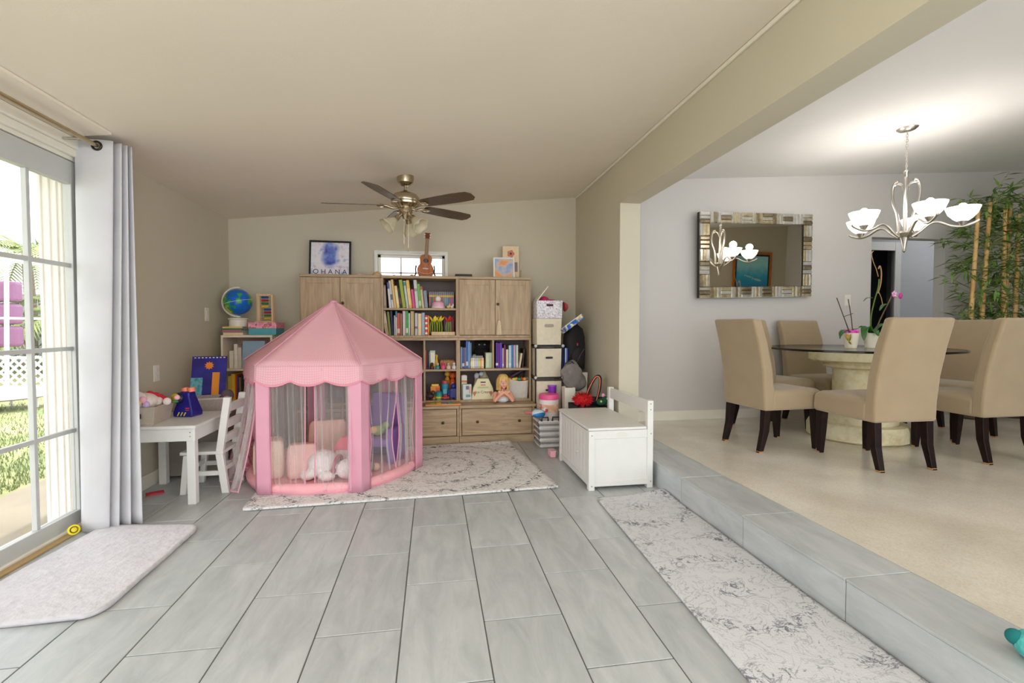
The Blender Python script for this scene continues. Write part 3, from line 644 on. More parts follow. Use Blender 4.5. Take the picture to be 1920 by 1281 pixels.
# ================================================================== WHITE TOY BENCH
bn = thing('toy_box_bench', 'white wooden toy box bench with low rail beside the step', 'bench', (1.265, 3.49, 0))
x0, x1, y0, y1 = -.235, .225, -.39, .39; zl = .405
for x in (x0, x1-.042):
    for y in (y0, y1-.042):
        MB().box(x, x+.042, y, y+.042, 0, zl if x < 0 else .602).build('post', WHITE, bn, bevel=.003)
BW = WHITE
def frame_panel(nm, xa, xb, ya, yb, th, endwise):
    if endwise: MB().box(xa, xb, ya+.012, ya+.02, .03, zl-.02).build('panel', BW, bn); MB().box(xa, xb, ya+.004, ya+.024, zl-.055, zl).build('rail', BW, bn, bevel=.002); MB().box(xa, xb, ya+.004, ya+.024, .025, .06).build('rail', BW, bn, bevel=.002)
frame_panel('end', x0+.042, x1-.042, y0, y0, .02, True)
MB().box(x0+.042, x1-.042, y1-.02, y1-.012, .03, zl).build('panel', BW, bn)
nb = 9
for i in range(nb):      # bead boards on the long side
    a = y0+.042+(y1-y0-.084)*i/nb; b = a+(y1-y0-.084)/nb
    MB().box(x0+.008, x0+.02, a+.001, b-.001, .06, zl-.035).build('bead_board', BW, bn, bevel=.003)
MB().box(x0+.004, x0+.024, y0+.042, y1-.042, .025, .06).build('rail', BW, bn, bevel=.002); MB().box(x0+.004, x0+.024, y0+.042, y1-.042, zl-.035, zl-.006).build('rail', BW, bn, bevel=.002)
MB().box(x1-.02, x1-.008, y0+.042, y1-.042, .03, zl).build('panel', BW, bn)
MB().box(x0+.02, x1-.02, y0+.02, y1-.02, .03, .04).build('bottom', BW, bn)
MB().box(x0-.004, x1-.05, y0-.004, y1+.004, zl+.003, zl+.021).build('lid', BW, bn, bevel=.004)
MB().box(x1-.05, x1-.043, y0+.042, y1-.042, zl, zl+.019).build('lid_batten', BW, bn)
MB().box(x1-.034, x1-.012, y0+.042, y1-.042, .512, .597).build('back_rail', BW, bn, bevel=.003)
sl = MB(); n_ = 16
poly = [(.045*(1 if math.cos(t) > 0 else -1)*.6+.014*math.cos(t), .014*math.sin(t)) for t in [2*math.pi*i/n_ for i in range(n_)]]
MB().at((.0, y0+.0042, zl-.03), rx=R(90)).prism(poly, 0, .0012).build('handle_slot', mat((226, 224, 214), .6, name='pale_slot'), bn)
for x, z in ((x0+.021, zl-.03), (x0+.021, .03), (x1-.02, .58), (x1-.02, .54), (x1-.016, zl-.03), (x1-.016, .045)):
    MB().at((x, y0, z), rx=R(90)).lathe([(.0045, -.001), (.0045, .001), (.001, .0015)], 10).build('screw', mat((150, 150, 150), .4, .8, name='screw_steel'), bn)
MB().at((x0+.008, -.1, .2), ry=R(-90)).lathe([(.006, 0), (.006, .006), (.001, .008)], 10).build('knob', WHITE, bn)

# ================================================================== PINK PLAY TENT
TC = Vector((-.75, 3.875, .012)); TR = .652
tent = thing('play_tent', 'pink hexagonal play tent with tulle curtains on the rug', 'tent', TC)
hx = [Vector((TR*math.cos(R(-65+60*k)), TR*math.sin(R(-65+60*k)), 0)) for k in range(6)]
PINKD = m_dots('pink_dot_fabric', (250, 198, 208), (254, 226, 232), 1., .24)
PINKS = m_translucent('pink_satin', (249, 190, 212), .3, .35)
PINKF = mat((244, 176, 184), .8, name='pink_fleece')
EZ = .845; AP = 1.292
er = 1.02
for k in range(6):
    a, b = hx[k]*er, hx[(k+1) % 6]*er
    def roof(u, v, a=a, b=b):
        p = a.lerp(b, u); top_ = Vector((0, 0, AP)); q_ = Vector((p.x, p.y, EZ)).lerp(top_, v)
        q_.z -= .02*math.sin(math.pi*v)*math.sin(math.pi*u); return q_
    uv_grid(MB().sheet(roof, 8, 12).build('roof_panel', PINKD, tent, smooth=True, solid=.003), 8, 12, 44, 48)
    MB().tube([Vector((a.x, a.y, EZ)).lerp(Vector((0, 0, AP)), i/6)+Vector((0, 0, .002)) for i in range(7)], .006, 6).build('roof_seam', PINKS, tent)
    def val(u, v, a=a, b=b):
        p = a.lerp(b, u); n_ = Vector(((a+b).x, (a+b).y, 0)).normalized()
        d = .10+.034*abs(math.sin(math.pi*u*3)); fl_ = .018*math.sin(u*23+k)*v*math.sin(math.pi*u)
        return (p.x*(1+.012*v)+n_.x*fl_*.6, p.y*(1+.012*v)+n_.y*fl_*.6, EZ-d*v)
    uv_grid(MB().sheet(val, 32, 6).build('valance', PINKD, tent, smooth=True, solid=.003), 32, 6, 44, 8)
    MB().tube([val(i/32, 1) for i in range(33)], .0045, 5).build('valance_hem', mat((240, 150, 174), .6, name='rose_binding'), tent)
MB().sphere((0, 0, AP-.006), .028, .028, .014).build('peak_cap', PINKS, tent, smooth=True)
for k in range(6):      # satin leg sleeves: a folded band at every corner
    p = hx[k]; d0 = (hx[k-1]-p).normalized(); d1_ = (hx[(k+1) % 6]-p).normalized(); o_ = p.normalized()*.012
    wd = .088
    MB().sheet(lambda u, v: tuple((p+o_+(d0*(wd*(1-2*u)) if u < .5 else d1_*(wd*(2*u-1)))*(1-.06*math.sin(3*v)))+Vector((0, 0, .004+v*(EZ-.01)))), 8, 10).build('leg_sleeve', PINKS, tent, smooth=40, solid=.004)
    MB().cyl(p*.985+Vector((0, 0, .0)), p*.985+Vector((0, 0, EZ)), .012).build('pole', WHITE, tent)
TUL = m_tulle('white_tulle', (252, 250, 250), .15)
q = random.Random(5)
def tulle(a, b, u0, u1, flare=0., tie=None, seed=1, hem=True):
    q = random.Random(seed); ph = [q.uniform(0, 6.28) for _ in range(4)]
    n_ = Vector(((a+b).x, (a+b).y, 0)).normalized()
    def f(u, v):        # v 0 floor .. 1 top
        uu = u0+(u1-u0)*u
        if tie is not None: uu = uu+(tie-uu)*.35*math.exp(-((v-.35)/.28)**2)
        p = a.lerp(b, uu)
        wv = (.015*math.sin(u*17+ph[0]+v)+.010*math.sin(u*30+ph[1]+v*2)+.010*math.sin(u*9+ph[2]+v))*(1.1-.3*v)
        return (p.x*.985+n_.x*(wv+flare*(1-v)**1.6), p.y*.985+n_.y*(wv+flare*(1-v)**1.6), .03+(EZ-.05)*v)
    MB().sheet(f, 64, 14).build('tulle_curtain', TUL, tent, smooth=True)
    if hem: MB().tube([f(i/48, 0) for i in range(49)], .005, 5).build('hem', PINKS, tent)
    for uu in (0., 1.): MB().tube([f(uu, i/12) for i in range(13)], .004, 5).build('side_binding', PINKS, tent)
for k in range(6):
    a, b = hx[k], hx[(k+1) % 6]
    if k == 5: tulle(a, b, .1, .46, .0, None, 11); tulle(a, b, .54, .92, .02, None, 12)       # front side
    elif k == 0: tulle(a, b, .1, .58, .0, .3, 13); tulle(a, b, .56, .93, .0, .76, 14)
    elif k == 4: tulle(a, b, .04, .95, .14, None, 15)
    else: tulle(a, b, .06, .94, .0, None, 16+k)
MB().prism([(p.x*.98, p.y*.98) for p in hx], .002, .02).build('base_sheet', PINKF, tent)
for k in range(6):      # padded rim of the floor mat
    a, b = hx[k]*.93, hx[(k+1) % 6]*.93
    pts = [a.lerp(b, i/10)+(a+b).normalized()*(.045*math.sin(math.pi*i/10))+Vector((0, 0, .034)) for i in range(11)]
    MB().tube(pts, [.028+.010*math.sin(math.pi*i/10) for i in range(11)], 10).build('floor_pad_rim', PINKF, tent, smooth=True)
    MB().tube([p_*1.04-Vector((0, 0, .028)) for p_ in pts], .006, 5).build('rim_binding', PINKS, tent)
# things inside the tent
tz = TC.z+.022
def cushion(name, label, cat, loc, dims, m, rz=0, rx=0):
    w_, d_, h_ = dims; b_ = MB()
    rings = []
    for z, s in ((0, .82), (.12, .96), (.5, 1.), (.88, .96), (1., .82)):
        rings.append([(w_/2*s*max(-1, min(1, 1.35*math.cos(t)))*1., d_/2*s*max(-1, min(1, 1.35*math.sin(t))), h_*z) for t in [2*math.pi*i/28 for i in range(28)]])
    o = b_.loft(rings).build(name, m, None, loc, (rx, 0, rz), smooth=60, bevel=.008)
    return tag(o, label, cat)
cushion('foam_pouf', 'beige foam pouf inside the tent at the left', 'pouf', (-1.165, 3.67, tz), (.20, .20, .27), mat((240, 222, 198), .8, name='beige_fabric'), .3)
cushion('floor_cushion', 'blush pink block cushion inside the front of the tent', 'cushion', (-.925, 3.62, tz), (.20, .15, .24), mat((244, 206, 196), .8, name='blush_fabric'), .15, R(-6))
cushion('peach_pillow', 'peach pillow standing at the back of the tent', 'pillow', (-.86, 4.16, tz), (.30, .12, .30), mat((238, 200, 178), .8, name='peach_fabric'), .1, R(-8))
wb_ = thing('white_plush_bear', 'white plush bear with red collar lying in the tent', 'plush toy', (-.70, 3.555, tz), R(-10))
WF = mat((246, 244, 242), .95, noise=.04, scale=50., bump=.8, name='white_fur')
MB().sphere((-.085, .02, .10), .11, .10, .10).sphere((.11, -.02, .075), .085, .08, .072).sphere((.17, -.06, .06), .04, .035, .032).sphere((.10, .05, .13), .028).sphere((.14, .03, .12), .025).sphere((-.16, -.06, .04), .055, .045, .035).sphere((-.02, -.08, .04), .06, .04, .035).sphere((-.17, .07, .045), .055, .045, .04).build('body', WF, wb_, remesh=.008)
pts = [(.025+.012*math.sin(t), .078*math.cos(t), .085+.075*math.sin(t)) for t in [2*math.pi*i/24 for i in range(25)]]
MB().tube(pts, .012, 8, False).build('collar', mat((172, 74, 86), .7, name='red_collar'), wb_, smooth=True)
MB().sphere((.205, -.075, .068), .012).build('nose', mat((90, 90, 100), .5, name='grey_nose'), wb_, smooth=True)
pc_ = thing('purple_play_chair', 'purple folding child seat inside the back of the tent', 'chair', (-.43, 4.03, tz), R(160))
PU = mat((132, 98, 172), .7, name='purple_fabric')
MB().at((0, -.12, .0), rx=R(8)).box(-.15, .15, -.03, .03, 0, .52).build('backrest', PU, pc_, bevel=.025, seg=3)
MB().box(-.15, .15, -.1, .16, .13, .20).build('seat', PU, pc_, bevel=.025, seg=3)
for sx in (-1, 1): MB().box(sx*.15-.03, sx*.15+.03, -.12, .16, 0, .28).build('arm', PU, pc_, bevel=.025, seg=3)
plush('purple_cushion_toy', 'dark purple plush cushion behind the peach pillow', (-.585, 4.27, tz), mat((122, 104, 160), .9, name='violet_plush'), [((0, 0, .18), (.12, .06, .18)), ((.04, 0, .30), (.08, .07, .10))])
dh = thing('toy_dollhouse', 'small pink toy house inside the middle of the tent', 'toy', (-.63, 3.80, tz), R(-10))
PKP = mat((236, 110, 134), .5, name='pink_plastic')
MB().box(-.09, .09, -.05, .05, .0, .15).build('house_body', mat((236, 220, 214), .5, name='ivory_plastic'), dh, bevel=.004)
MB().at((0, 0, .15)).prism([(-.11, -.06), (.11, -.06), (.11, .06), (-.11, .06)], 0, .01).loft([[(-.11, -.06, .01), (.11, -.06, .01), (.11, .06, .01), (-.11, .06, .01)], [(-.06, -.02, .09), (.06, -.02, .09), (.06, .02, .09), (-.06, .02, .09)]]).build('roof', PKP, dh, bevel=.004)
for x in (-.05, .05): MB().box(x-.02, x+.02, -.053, -.049, .05, .10).build('window', mat((140, 190, 210), .3, name='blue_window'), dh)
MB().box(-.015, .015, -.053, -.049, 0, .06).build('door', PKP, dh)
tz2 = thing('toy_pony', 'small green and yellow toy bird on the purple seat', 'toy', (-.44, 3.98, tz+.20))
MB().sphere((0, 0, .04), .06, .035, .04).sphere((.06, 0, .08), .03).build('body', mat((150, 180, 110), .7, name='green_toy'), tz2, remesh=.005)
MB().sphere((-.03, -.02, .05), .03).build('wing', mat((240, 200, 130), .7, name='yellow_toy'), tz2, smooth=True)
tg = thing('grey_toy_ball', 'small grey knitted toy beside the white plush bear', 'toy', (-.475, 3.67, tz))
MB().sphere((0, 0, .04), .045, .045, .04).sphere((.0, -.03, .075), .028).build('body', mat((140, 132, 130), .9, bump=.5, name='grey_knit'), tg, remesh=.006)
MB().sphere((.05, .02, .03), .03).build('tail', mat((220, 190, 160), .9, name='tan_knit'), tg, smooth=True)

# ================================================================== WALL UNIT (three bays: base, shelf, top)
UF, UB = 4.72, 5.075        # upper front / back
BF = 4.53                   # base front
BX = [-1.212, -.485, .238, .960]; ZB, ZM, ZT = .367, .998, 1.592
BRK = BRONZE
def knob(par, x, y, z, r_=.013):
    MB().at((x, y, z), rx=R(90)).lathe([(.006, 0), (.006, .012), (r_, .016), (r_, .022), (r_*.6, .027), (.001, .028)], 14).build('knob', BRK, par, smooth=40)
names = ['left', 'middle', 'right']
for i in range(3):
    a, b = BX[i]+.001, BX[i+1]-.001; w_ = b-a
    lab = ['washed oak drawer base at the left of the wall unit', 'washed oak drawer base in the middle of the wall unit', 'washed oak drawer base at the right under the doll'][i]
    t = thing('drawer_base', lab, 'drawer unit', (a, BF, 0), group='drawer bases of the wall unit')
    MB().box(0, w_, .02, UB-BF, 0, .075).box(0, .02, .004, UB-BF, .075, ZB-.028).box(w_-.02, w_, .004, UB-BF, .075, ZB-.028).box(0, w_, UB-BF-.01, UB-BF, .075, ZB-.028).build('carcass', OAKH, t, bevel=.002)
    MB().box(0, w_, .004, .02, 0, .072).build('plinth', OAKH, t, bevel=.003)
    MB().box(-.0, w_+(.012 if i == 2 else 0), -.014, UB-BF, ZB-.028, ZB).build('top_board', OAKH, t, bevel=.004)
    dr = MB().box(.025, w_-.025, 0, .018, .083, ZB-.034).build('drawer', OAKH, t, bevel=.003)
    for x in (.17, w_-.15): knob(dr, x, 0, .211)
OP = .02
def carcass(t, w_, h_, dep, shelves=(), divs=(), m=OAK, back=SHELFBACK):
    MB().box(0, OP, 0, dep, 0, h_-.025).box(w_-OP, w_, 0, dep, 0, h_-.025).box(OP, w_-OP, 0, dep, 0, .022).build('carcass', m, t, bevel=.002)
    MB().box(-.0, w_, -.010, dep, h_-.025, h_).build('top_board', OAKH, t, bevel=.004)
    MB().box(OP, w_-OP, dep-.012, dep-.004, .022, h_-.025).build('back_panel', back, t)
    for z, xa, xb in shelves: MB().box(xa, xb, .008, dep-.012, z-.02, z).build('shelf', OAKH, t, bevel=.002)
    for x, za, zb in divs: MB().box(x-.009, x+.009, .006, dep-.012, za, zb).build('divider', OAK, t, bevel=.002)
W_ = BX[1]-BX[0]-.002; dep = UB-UF
for i in range(3):
    t = thing('shelf_unit', ['open oak shelf unit hidden behind the pink tent', 'open oak toy shelf in the middle above the drawers', 'open oak bookshelf at the right behind the doll'][i], 'shelf unit', (BX[i]+.001, UF, ZB), group='lower shelves of the wall unit')
    h_ = ZM-ZB
    if i < 2: carcass(t, W_, h_, dep, [(.325, OP, W_-OP)], [(.40, .022, .305), (.40, .325, h_-.025)])
    else: carcass(t, W_, h_, dep, [(.325, OP, W_-OP)], [(.345, .325, h_-.025)])
def door(t, xa, xb, za, zb, hinge, ang, kx=None):
    w_ = xb-xa; sg = 1 if hinge == 'l' else -1
    p = MB(); X = lambda v: v*sg
    def bb(a, b, c, d, e, f): p.box(min(X(a), X(b)), max(X(a), X(b)), c, d, e, f)
    h_ = zb-za; fr = .052
    bb(0, fr, -.018, 0, 0, h_); bb(w_-fr, w_, -.018, 0, 0, h_); bb(fr, w_-fr, -.018, 0, 0, fr); bb(fr, w_-fr, -.018, 0, h_-fr, h_)
    o = p.build('door', OAK, t, ((xa if sg > 0 else xb), 0, za), (0, 0, -sg*ang), bevel=.003)
    q_ = MB(); q_.box(min(X(fr), X(w_-fr)), max(X(fr), X(w_-fr)), -.009, -.003, fr, h_-fr).build('door_panel', OAK, o)
    m_ = MB(); s_ = .008
    for a, b, c, d in ((fr, fr+s_, fr, h_-fr), (w_-fr-s_, w_-fr, fr, h_-fr), (fr+s_, w_-fr-s_, fr, fr+s_), (fr+s_, w_-fr-s_, h_-fr-s_, h_-fr)): m_.box(min(X(a), X(b)), max(X(a), X(b)), -.013, -.007, c, d)
    m_.build('door_moulding', OAK, o)
    if kx is not None: knob(o, X(kx), -.018, .30)
    return o
h_ = ZT-ZM
for i in (0, 2):
    t = thing('wall_cabinet', ['oak two-door cabinet behind the tent peak', 'oak two-door cabinet with tassel at the right of the wall unit'][i//2], 'cabinet', (BX[i]+.001, UF, ZM+.001), group='two-door cabinets of the wall unit')
    carcass(t, W_, h_-.001, dep, [], [])
    door(t, .012, W_/2-.001, .026, h_-.03, 'l', R(1.2) if i == 0 else 0, None)
    door(t, W_/2+.002, W_-.012, .026, h_-.03, 'r', R(2.5) if i == 0 else 0, W_/2-.036)
t = thing('bookshelf', 'open oak bookshelf full of picture books below the ukulele', 'shelf unit', (BX[1]+.001, UF, ZM+.001))
carcass(t, W_, h_-.001, dep, [(.285, OP, W_-OP)], [])
ZS1, ZS0 = ZM+.286+.0005, ZM+.0235        # row surfaces of the centre bookshelf
# tassel on the right cabinet knob
ts = thing('tassel', 'cream yarn tassel hanging from the cabinet knob', 'tassel', (.632, UF-.046, 1.30))
CY = mat((226, 208, 176), .9, noise=.15, scale=80., name='cream_yarn')
MB().tube([(0, .006, .0), (.003, .002, -.07), (.004, .0, -.14)], .004, 6).build('cord', CY, ts)
MB().sphere((.004, 0, -.15), .016, .014, .018).build('head', CY, ts, smooth=True)
for k in range(16):
    a = k*.3927; MB().tube([(.004+.012*math.cos(a), .009*math.sin(a), -.155), (.004+.018*math.cos(a), .012*math.sin(a), -.21), (.004+.022*math.cos(a), .013*math.sin(a), -.275)], .0045, 4).build('strand', CY, ts)

# ------------------------------------------------------------------ books
def book(label, x, yf, z, w_, h__, d, rgb, lean=0, group=None, band=None, lie=False, rz=0):
    m = mat(rgb, .5, noise=.10, scale=25., name='book_cover'); t_ = .0025
    b_ = MB().box(0, t_, 0, d, 0, h__).box(w_-t_, w_, 0, d, 0, h__).box(t_, w_-t_, 0, t_, 0, h__)
    rot = (0, -R(lean), rz) if not lie else (0, R(90), rz)
    o = b_.build('book', m, None, (x, yf, z), rot, bevel=.001, seg=1)
    tag(o, label, 'book', group)
    MB().box(t_, w_-t_, t_, d-.004, .003, h__-.004).build('pages', CREAM, o)
    if band:
        for (za, zb, c) in band: MB().box(.0005, w_-.0005, -.0012, 0, za*h__, zb*h__).build('spine_print', mat(c, .5, name='spine_print'), o)
    return o
CX = lambda c: -.483+(700+c/6.194-715)*.005035
G1 = 'picture books on the top open shelf'
W1 = (236, 234, 228)
row1 = [(110, 148, 205, (150, 128, 116), 'taupe', 2, [(.1, .9, (176, 156, 142))]), (178, 203, 172, (86, 96, 140), 'slate blue', 5, [(.0, .75, (220, 220, 222))]), (206, 232, 150, W1, 'white', 6.5, [(.3, .5, (120, 120, 130))]), (236, 262, 118, (226, 190, 120), 'golden tan', 6.5, None), (266, 297, 210, (236, 214, 148), 'cream yellow', 6.5, [(.2, .8, (240, 226, 176))]), (300, 328, 232, (36, 34, 36), 'black', 7, [(.2, .5, (120, 60, 50))]), (333, 372, 142, (158, 174, 52), 'olive green', 7.5, None), (377, 404, 150, (196, 206, 200), 'pale grey', 7, [(.82, .95, (60, 140, 150))]), (409, 446, 142, (242, 196, 84), 'yellow', 7, [(.1, .7, (250, 220, 140))]), (450, 482, 250, (222, 76, 136), 'magenta pink', 6, None), (485, 522, 140, (208, 208, 206), 'light grey', 4.5, [(.6, .7, (160, 150, 140))]), (526, 556, 184, (126, 200, 90), 'lime green', 5, [(.1, .3, (200, 230, 190))]), (560, 588, 215, (206, 182, 150), 'sand', 6, [(.85, 1, (190, 70, 60))]), (592, 630, 262, (136, 146, 164), 'blue grey', 5, None)]
for i, (a, b, ty, c, cn, ln_, bd) in enumerate(row1):
    book(f'{cn} book, {ORD[i]} from the left on the top open shelf', CX(a), UF+.05+.012*((i*7) % 3), ZS1, (b-a)/6.194*.005035, min(.274, (468-ty)/6.194*.00515), .22, c, ln_, G1, bd)
ser = [(210, 120, 90), (90, 120, 150), (220, 140, 90), (236, 130, 80), (150, 170, 180), (220, 120, 110), (200, 110, 90), (120, 140, 160), (140, 160, 150), (110, 150, 180), (96, 130, 160), (210, 100, 120), (160, 120, 160)]
for i, c in enumerate(ser):
    book(f'slim chapter book with yellow band, {ORD[i]} from the left of its series', CX(640)+i*.0189, UF+.12, ZS1, .0182, .166, .13, (128, 130, 138), 0, 'matching chapter books with yellow bands', [(.68, .80, (226, 184, 82)), (.15, .66, c)])
tp = thing('nesting_doll_toy', 'pink dome toy with white round head before the chapter books', 'toy', (CX(748), UF+.055, ZS1))
MB().lathe([(.06, 0), (.064, .012), (.058, .05), (.036, .068), (.0, .072)], 24).build('base', mat((236, 180, 200), .5, name='pink_enamel'), tp, smooth=50)
MB().lathe([(.055, .002), (.066, .004), (.066, .012)], 24).build('rim', WHITE, tp, smooth=50)
MB().sphere((0, 0, .092), .03, .03, .03).build('head', WHITE, tp, smooth=True)
for i, (cc, nm) in enumerate((((236, 200, 120), 'yellow'), ((236, 226, 214), 'ivory'))):
    f_ = thing('mini_figure', f'tiny {nm} animal figurine beside the pink dome toy', 'figurine', (CX(870+i*42), UF+.06, ZS1))
    MB().sphere((0, 0, .014), .018, .013, .014).sphere((.012, -.004, .03), .011).build('body', mat(cc, .5, name='figurine_paint'), f_, remesh=.003); MB().sphere((.012, -.004, .044), .005).build('ear', mat(cc, .5, name='figurine_paint'), f_)
row2 = [(108, 128, 560, (96, 40, 84), 'plum', 9, None), (132, 172, 510, (196, 172, 140), 'tan', 8, [(.5, .9, (216, 200, 176))]), (174, 200, 530, (128, 142, 60), 'moss green', 5, None), (202, 228, 508, (34, 34, 84), 'navy', 3, None), (230, 246, 575, (214, 212, 208), 'white', 0, None), (248, 268, 522, (60, 140, 160), 'teal', 0, [(0, .75, (214, 210, 206))]), (270, 300, 545, (208, 84, 66), 'brick red', 0, [(.1, .3, (232, 200, 180))]), (302, 324, 550, (158, 132, 110), 'brown', 0, None), (332, 366, 512, (228, 212, 212), 'pale pink', 0, None), (370, 394, 512, (70, 176, 90), 'bright green', 0, [(.1, .3, (220, 230, 210))]), (396, 418, 545, (206, 214, 206), 'mint white', 0, None), (424, 464, 522, (204, 178, 128), 'camel', 0, None), (474, 506, 545, (202, 198, 204), 'lilac grey', 0, [(.3, .4, (120, 110, 130))]), (510, 550, 550, (240, 218, 164), 'pale yellow', 0, None), (552, 590, 540, (168, 176, 192), 'dusty blue', 0, None), (594, 622, 570, (226, 70, 44), 'vermilion', 0, [(.05, .15, (240, 240, 236)), (.3, .4, (240, 240, 236)), (.55, .65, (240, 240, 236)), (.8, .9, (240, 240, 236))]), (624, 642, 575, (238, 150, 60), 'orange', 0, None)]
G2 = 'picture books on the second open shelf'
for i, (a, b, ty, c, cn, ln_, bd) in enumerate(row2):
    book(f'{cn} book, {ORD[i]} from the left on the second open shelf', CX(a), UF+.05+.01*((i*5) % 3), ZS0, (b-a)/6.194*.005035, min(.236, (818-ty)/6.194*.0049), .2, c, ln_, G2, bd)
for i, c in enumerate([(120, 60, 120), (96, 120, 160), (150, 160, 180), (110, 140, 170), (170, 60, 70)]):
    book(f'{["purple","blue","pale blue","steel blue","dark red"][i]} book standing behind the craft tulips', CX(820)+i*.020, UF+.17, ZS0, .019, .17+.01*(i % 2), .14, c, 0, 'books behind the craft tulips')
cr = thing('tulip_tray', 'pale wooden tray under the craft tulips', 'tray', (CX(668), UF+.035, ZS0))
MB().box(0, .228, 0, .05, 0, .034).build('block', PINE, cr, bevel=.002)
MB().box(.0, .228, .05, .11, 0, .012).build('ledge', PINE, cr, bevel=.002)
TS = ZS0+.0125
def tulip(label, x, n_st, c, wide):
    t = thing('craft_tulip', label, 'craft flower', (x, UF+.112, TS))
    for k in range(n_st):
        xx = (k-(n_st-1)/2)*.022
        MB().tube([(xx*.9, 0, 0), (xx*1.1, .002, .07), (xx*.6, 0, .135)], .006, 6).build('stem', mat((150, 176, 40), .7, name='chenille_green'), t, smooth=True)
    for k in range(5):
        a = k*1.2566
        MB().frame((wide*.3*math.cos(a), .3*wide*math.sin(a)*.5, .122), (wide*math.cos(a), wide*math.sin(a)*.5, .045)).loft([[(s*.5*math.cos(u), s*.25*math.sin(u), zz) for u in [i*.7854 for i in range(8)]] for s, zz in ((.018, 0), (.036, .025), (.03, .045), (.006, .062))]).build('petal', mat(c, .7, name='petal_felt'), t, smooth=True)
tulip('yellow craft tulip with green stems, leftmost in the tray', CX(695), 4, (240, 216, 70), .035)
tulip('yellow craft tulip with black centre, middle of the tray', CX(765), 3, (240, 210, 60), .035)
tulip('red craft tulip at the right end of the tray', CX(872), 3, (226, 60, 46), .034)

# ------------------------------------------------------------------ toys in the middle lower shelf
PX = lambda px: -.485+(px-715.)*.00508          # pixel column at the shelf front
LS = ZB+.325+.0005; LB = ZB+.0225
def blob(name, label, cat, x, y, z, parts, group=None):
    t = thing(name, label, cat, (x, y, z), group=group)
    for nm, c, kind, args in parts:
        m = mat(c, .45, noise=.08, scale=30., name='toy_paint'); b_ = MB()
        if kind == 's': b_.sphere(*args)
        elif kind == 'b': b_.box(*args)
        elif kind == 'l': b_.lathe(args, 18)
        elif kind == 'c': b_.cyl(*args)
        b_.build(nm, m, t, smooth=50 if kind != 'b' else False, bevel=.003 if kind == 'b' else 0)
    return t
for i, (cn, c, h__, w_) in enumerate((('red', (214, 66, 70), .185, .024), ('dark teal', (40, 70, 80), .17, .010), ('grey', (170, 170, 166), .165, .008))):
    book(f'{cn} book on the left of the middle toy shelf', [PX(793), PX(799), PX(802.5)][i]+.0, UF+.05, LS, w_, h__, .18, c, 0, 'books on the middle toy shelf')
blob('card_box', 'pale green and white card box on the middle toy shelf', 'box', PX(804.5), UF+.06, LS, [('box', (190, 214, 196), 'b', (0, .05, 0, .03, 0, .18)), ('print', (240, 236, 214), 'b', (.006, .044, -.002, 0, .06, .16)), ('print', (230, 150, 80), 'b', (.006, .044, -.002, 0, .015, .05))])
blob('yellow_giraffe', 'yellow giraffe figurine on the middle toy shelf', 'figurine', PX(817), UF+.07, LS, [('body', (240, 184, 40), 'l', [(.016, 0), (.022, .02), (.016, .06), (.008, .10), (.010, .12), (.012, .135), (.001, .145)]), ('muzzle', (250, 200, 60), 's', ((.0, -.014, .128), .009)), ('horn', (90, 60, 30), 'c', ((0, 0, .14), (0, 0, .158), .003))])
wc = thing('wooden_crate', 'small wooden crate of toys on the middle toy shelf', 'crate', (PX(838), UF+.10, LS))
MB().tray(.14, .07, .145, .075, 0, .075, .005).build('shell', mat((186, 132, 84), .6, name='cedar'), wc, bevel=.001)
MB().box(-.066, .066, -.032, .032, .05, .07).build('filler', mat((150, 100, 66), .8, name='brown_filler'), wc)
for i in range(6): MB().sphere((-.055+i*.022, 0, .075), .012).build('peg', mat([(210, 150, 90), (190, 110, 70), (170, 140, 100)][i % 3], .6, name='wood_peg'), wc, smooth=True)
for i, (c, c2, cn) in enumerate((((90, 50, 40), (60, 40, 50), 'brown'), ((60, 150, 150), (230, 190, 150), 'teal'), ((236, 80, 140), (220, 60, 120), 'hot pink'), ((220, 200, 180), (200, 180, 160), 'cream'), ((236, 232, 228), (226, 220, 216), 'white'))):
    blob('toy_figure', f'{cn} small toy figure at the front of the middle shelf', 'figurine', PX(808+i*10.5), UF+.035, LS, [('body', c, 'l', [(.018, 0), (.021, .012), (.014, .035), (.006, .042)]), ('head', c2, 's', ((0, 0, .05), .015)), ('arm', c, 'c', ((-.02, -.004, .018), (.02, -.004, .022), .005))], 'small figures on the middle toy shelf')
blob('block_robot', 'orange and yellow block tower on the lower toy shelf', 'toy', PX(815), UF+.10, LB, [('block', (236, 150, 50), 'b', (-.05, .04, -.03, .03, 0, .13)), ('block', (80, 160, 120), 'b', (-.045, -.005, -.034, -.03, .03, .07)), ('block', (220, 80, 60), 'b', (0, .035, -.034, -.03, .08, .12)), ('top', (240, 200, 90), 'b', (-.04, .03, -.02, .02, .13, .15))])
blob('toy_bucket', 'teal toy bucket with red cap on the lower toy shelf', 'toy', PX(833), UF+.12, LB, [('bucket', (60, 150, 180), 'l', [(.03, 0), (.036, .1), (.038, .15), (.032, .152)]), ('lid', (190, 90, 90), 'l', [(.034, .152), (.034, .18), (.001, .19)]), ('label', (90, 180, 200), 'b', (-.02, .02, -.04, -.034, .05, .1))])
blob('orange_figure', 'orange tiger figure standing at the back of the toy shelf', 'toy', PX(848), UF+.16, LB, [('body', (226, 90, 40), 'l', [(.03, 0), (.032, .10), (.026, .18), (.010, .2)]), ('head', (230, 110, 50), 's', ((0, 0, .225), .032)), ('ear', (190, 60, 30), 's', ((-.02, 0, .255), .012)), ('ear', (190, 60, 30), 's', ((.02, 0, .255), .012)), ('belly', (244, 210, 150), 's', ((0, -.024, .12), .02, .01, .04))])
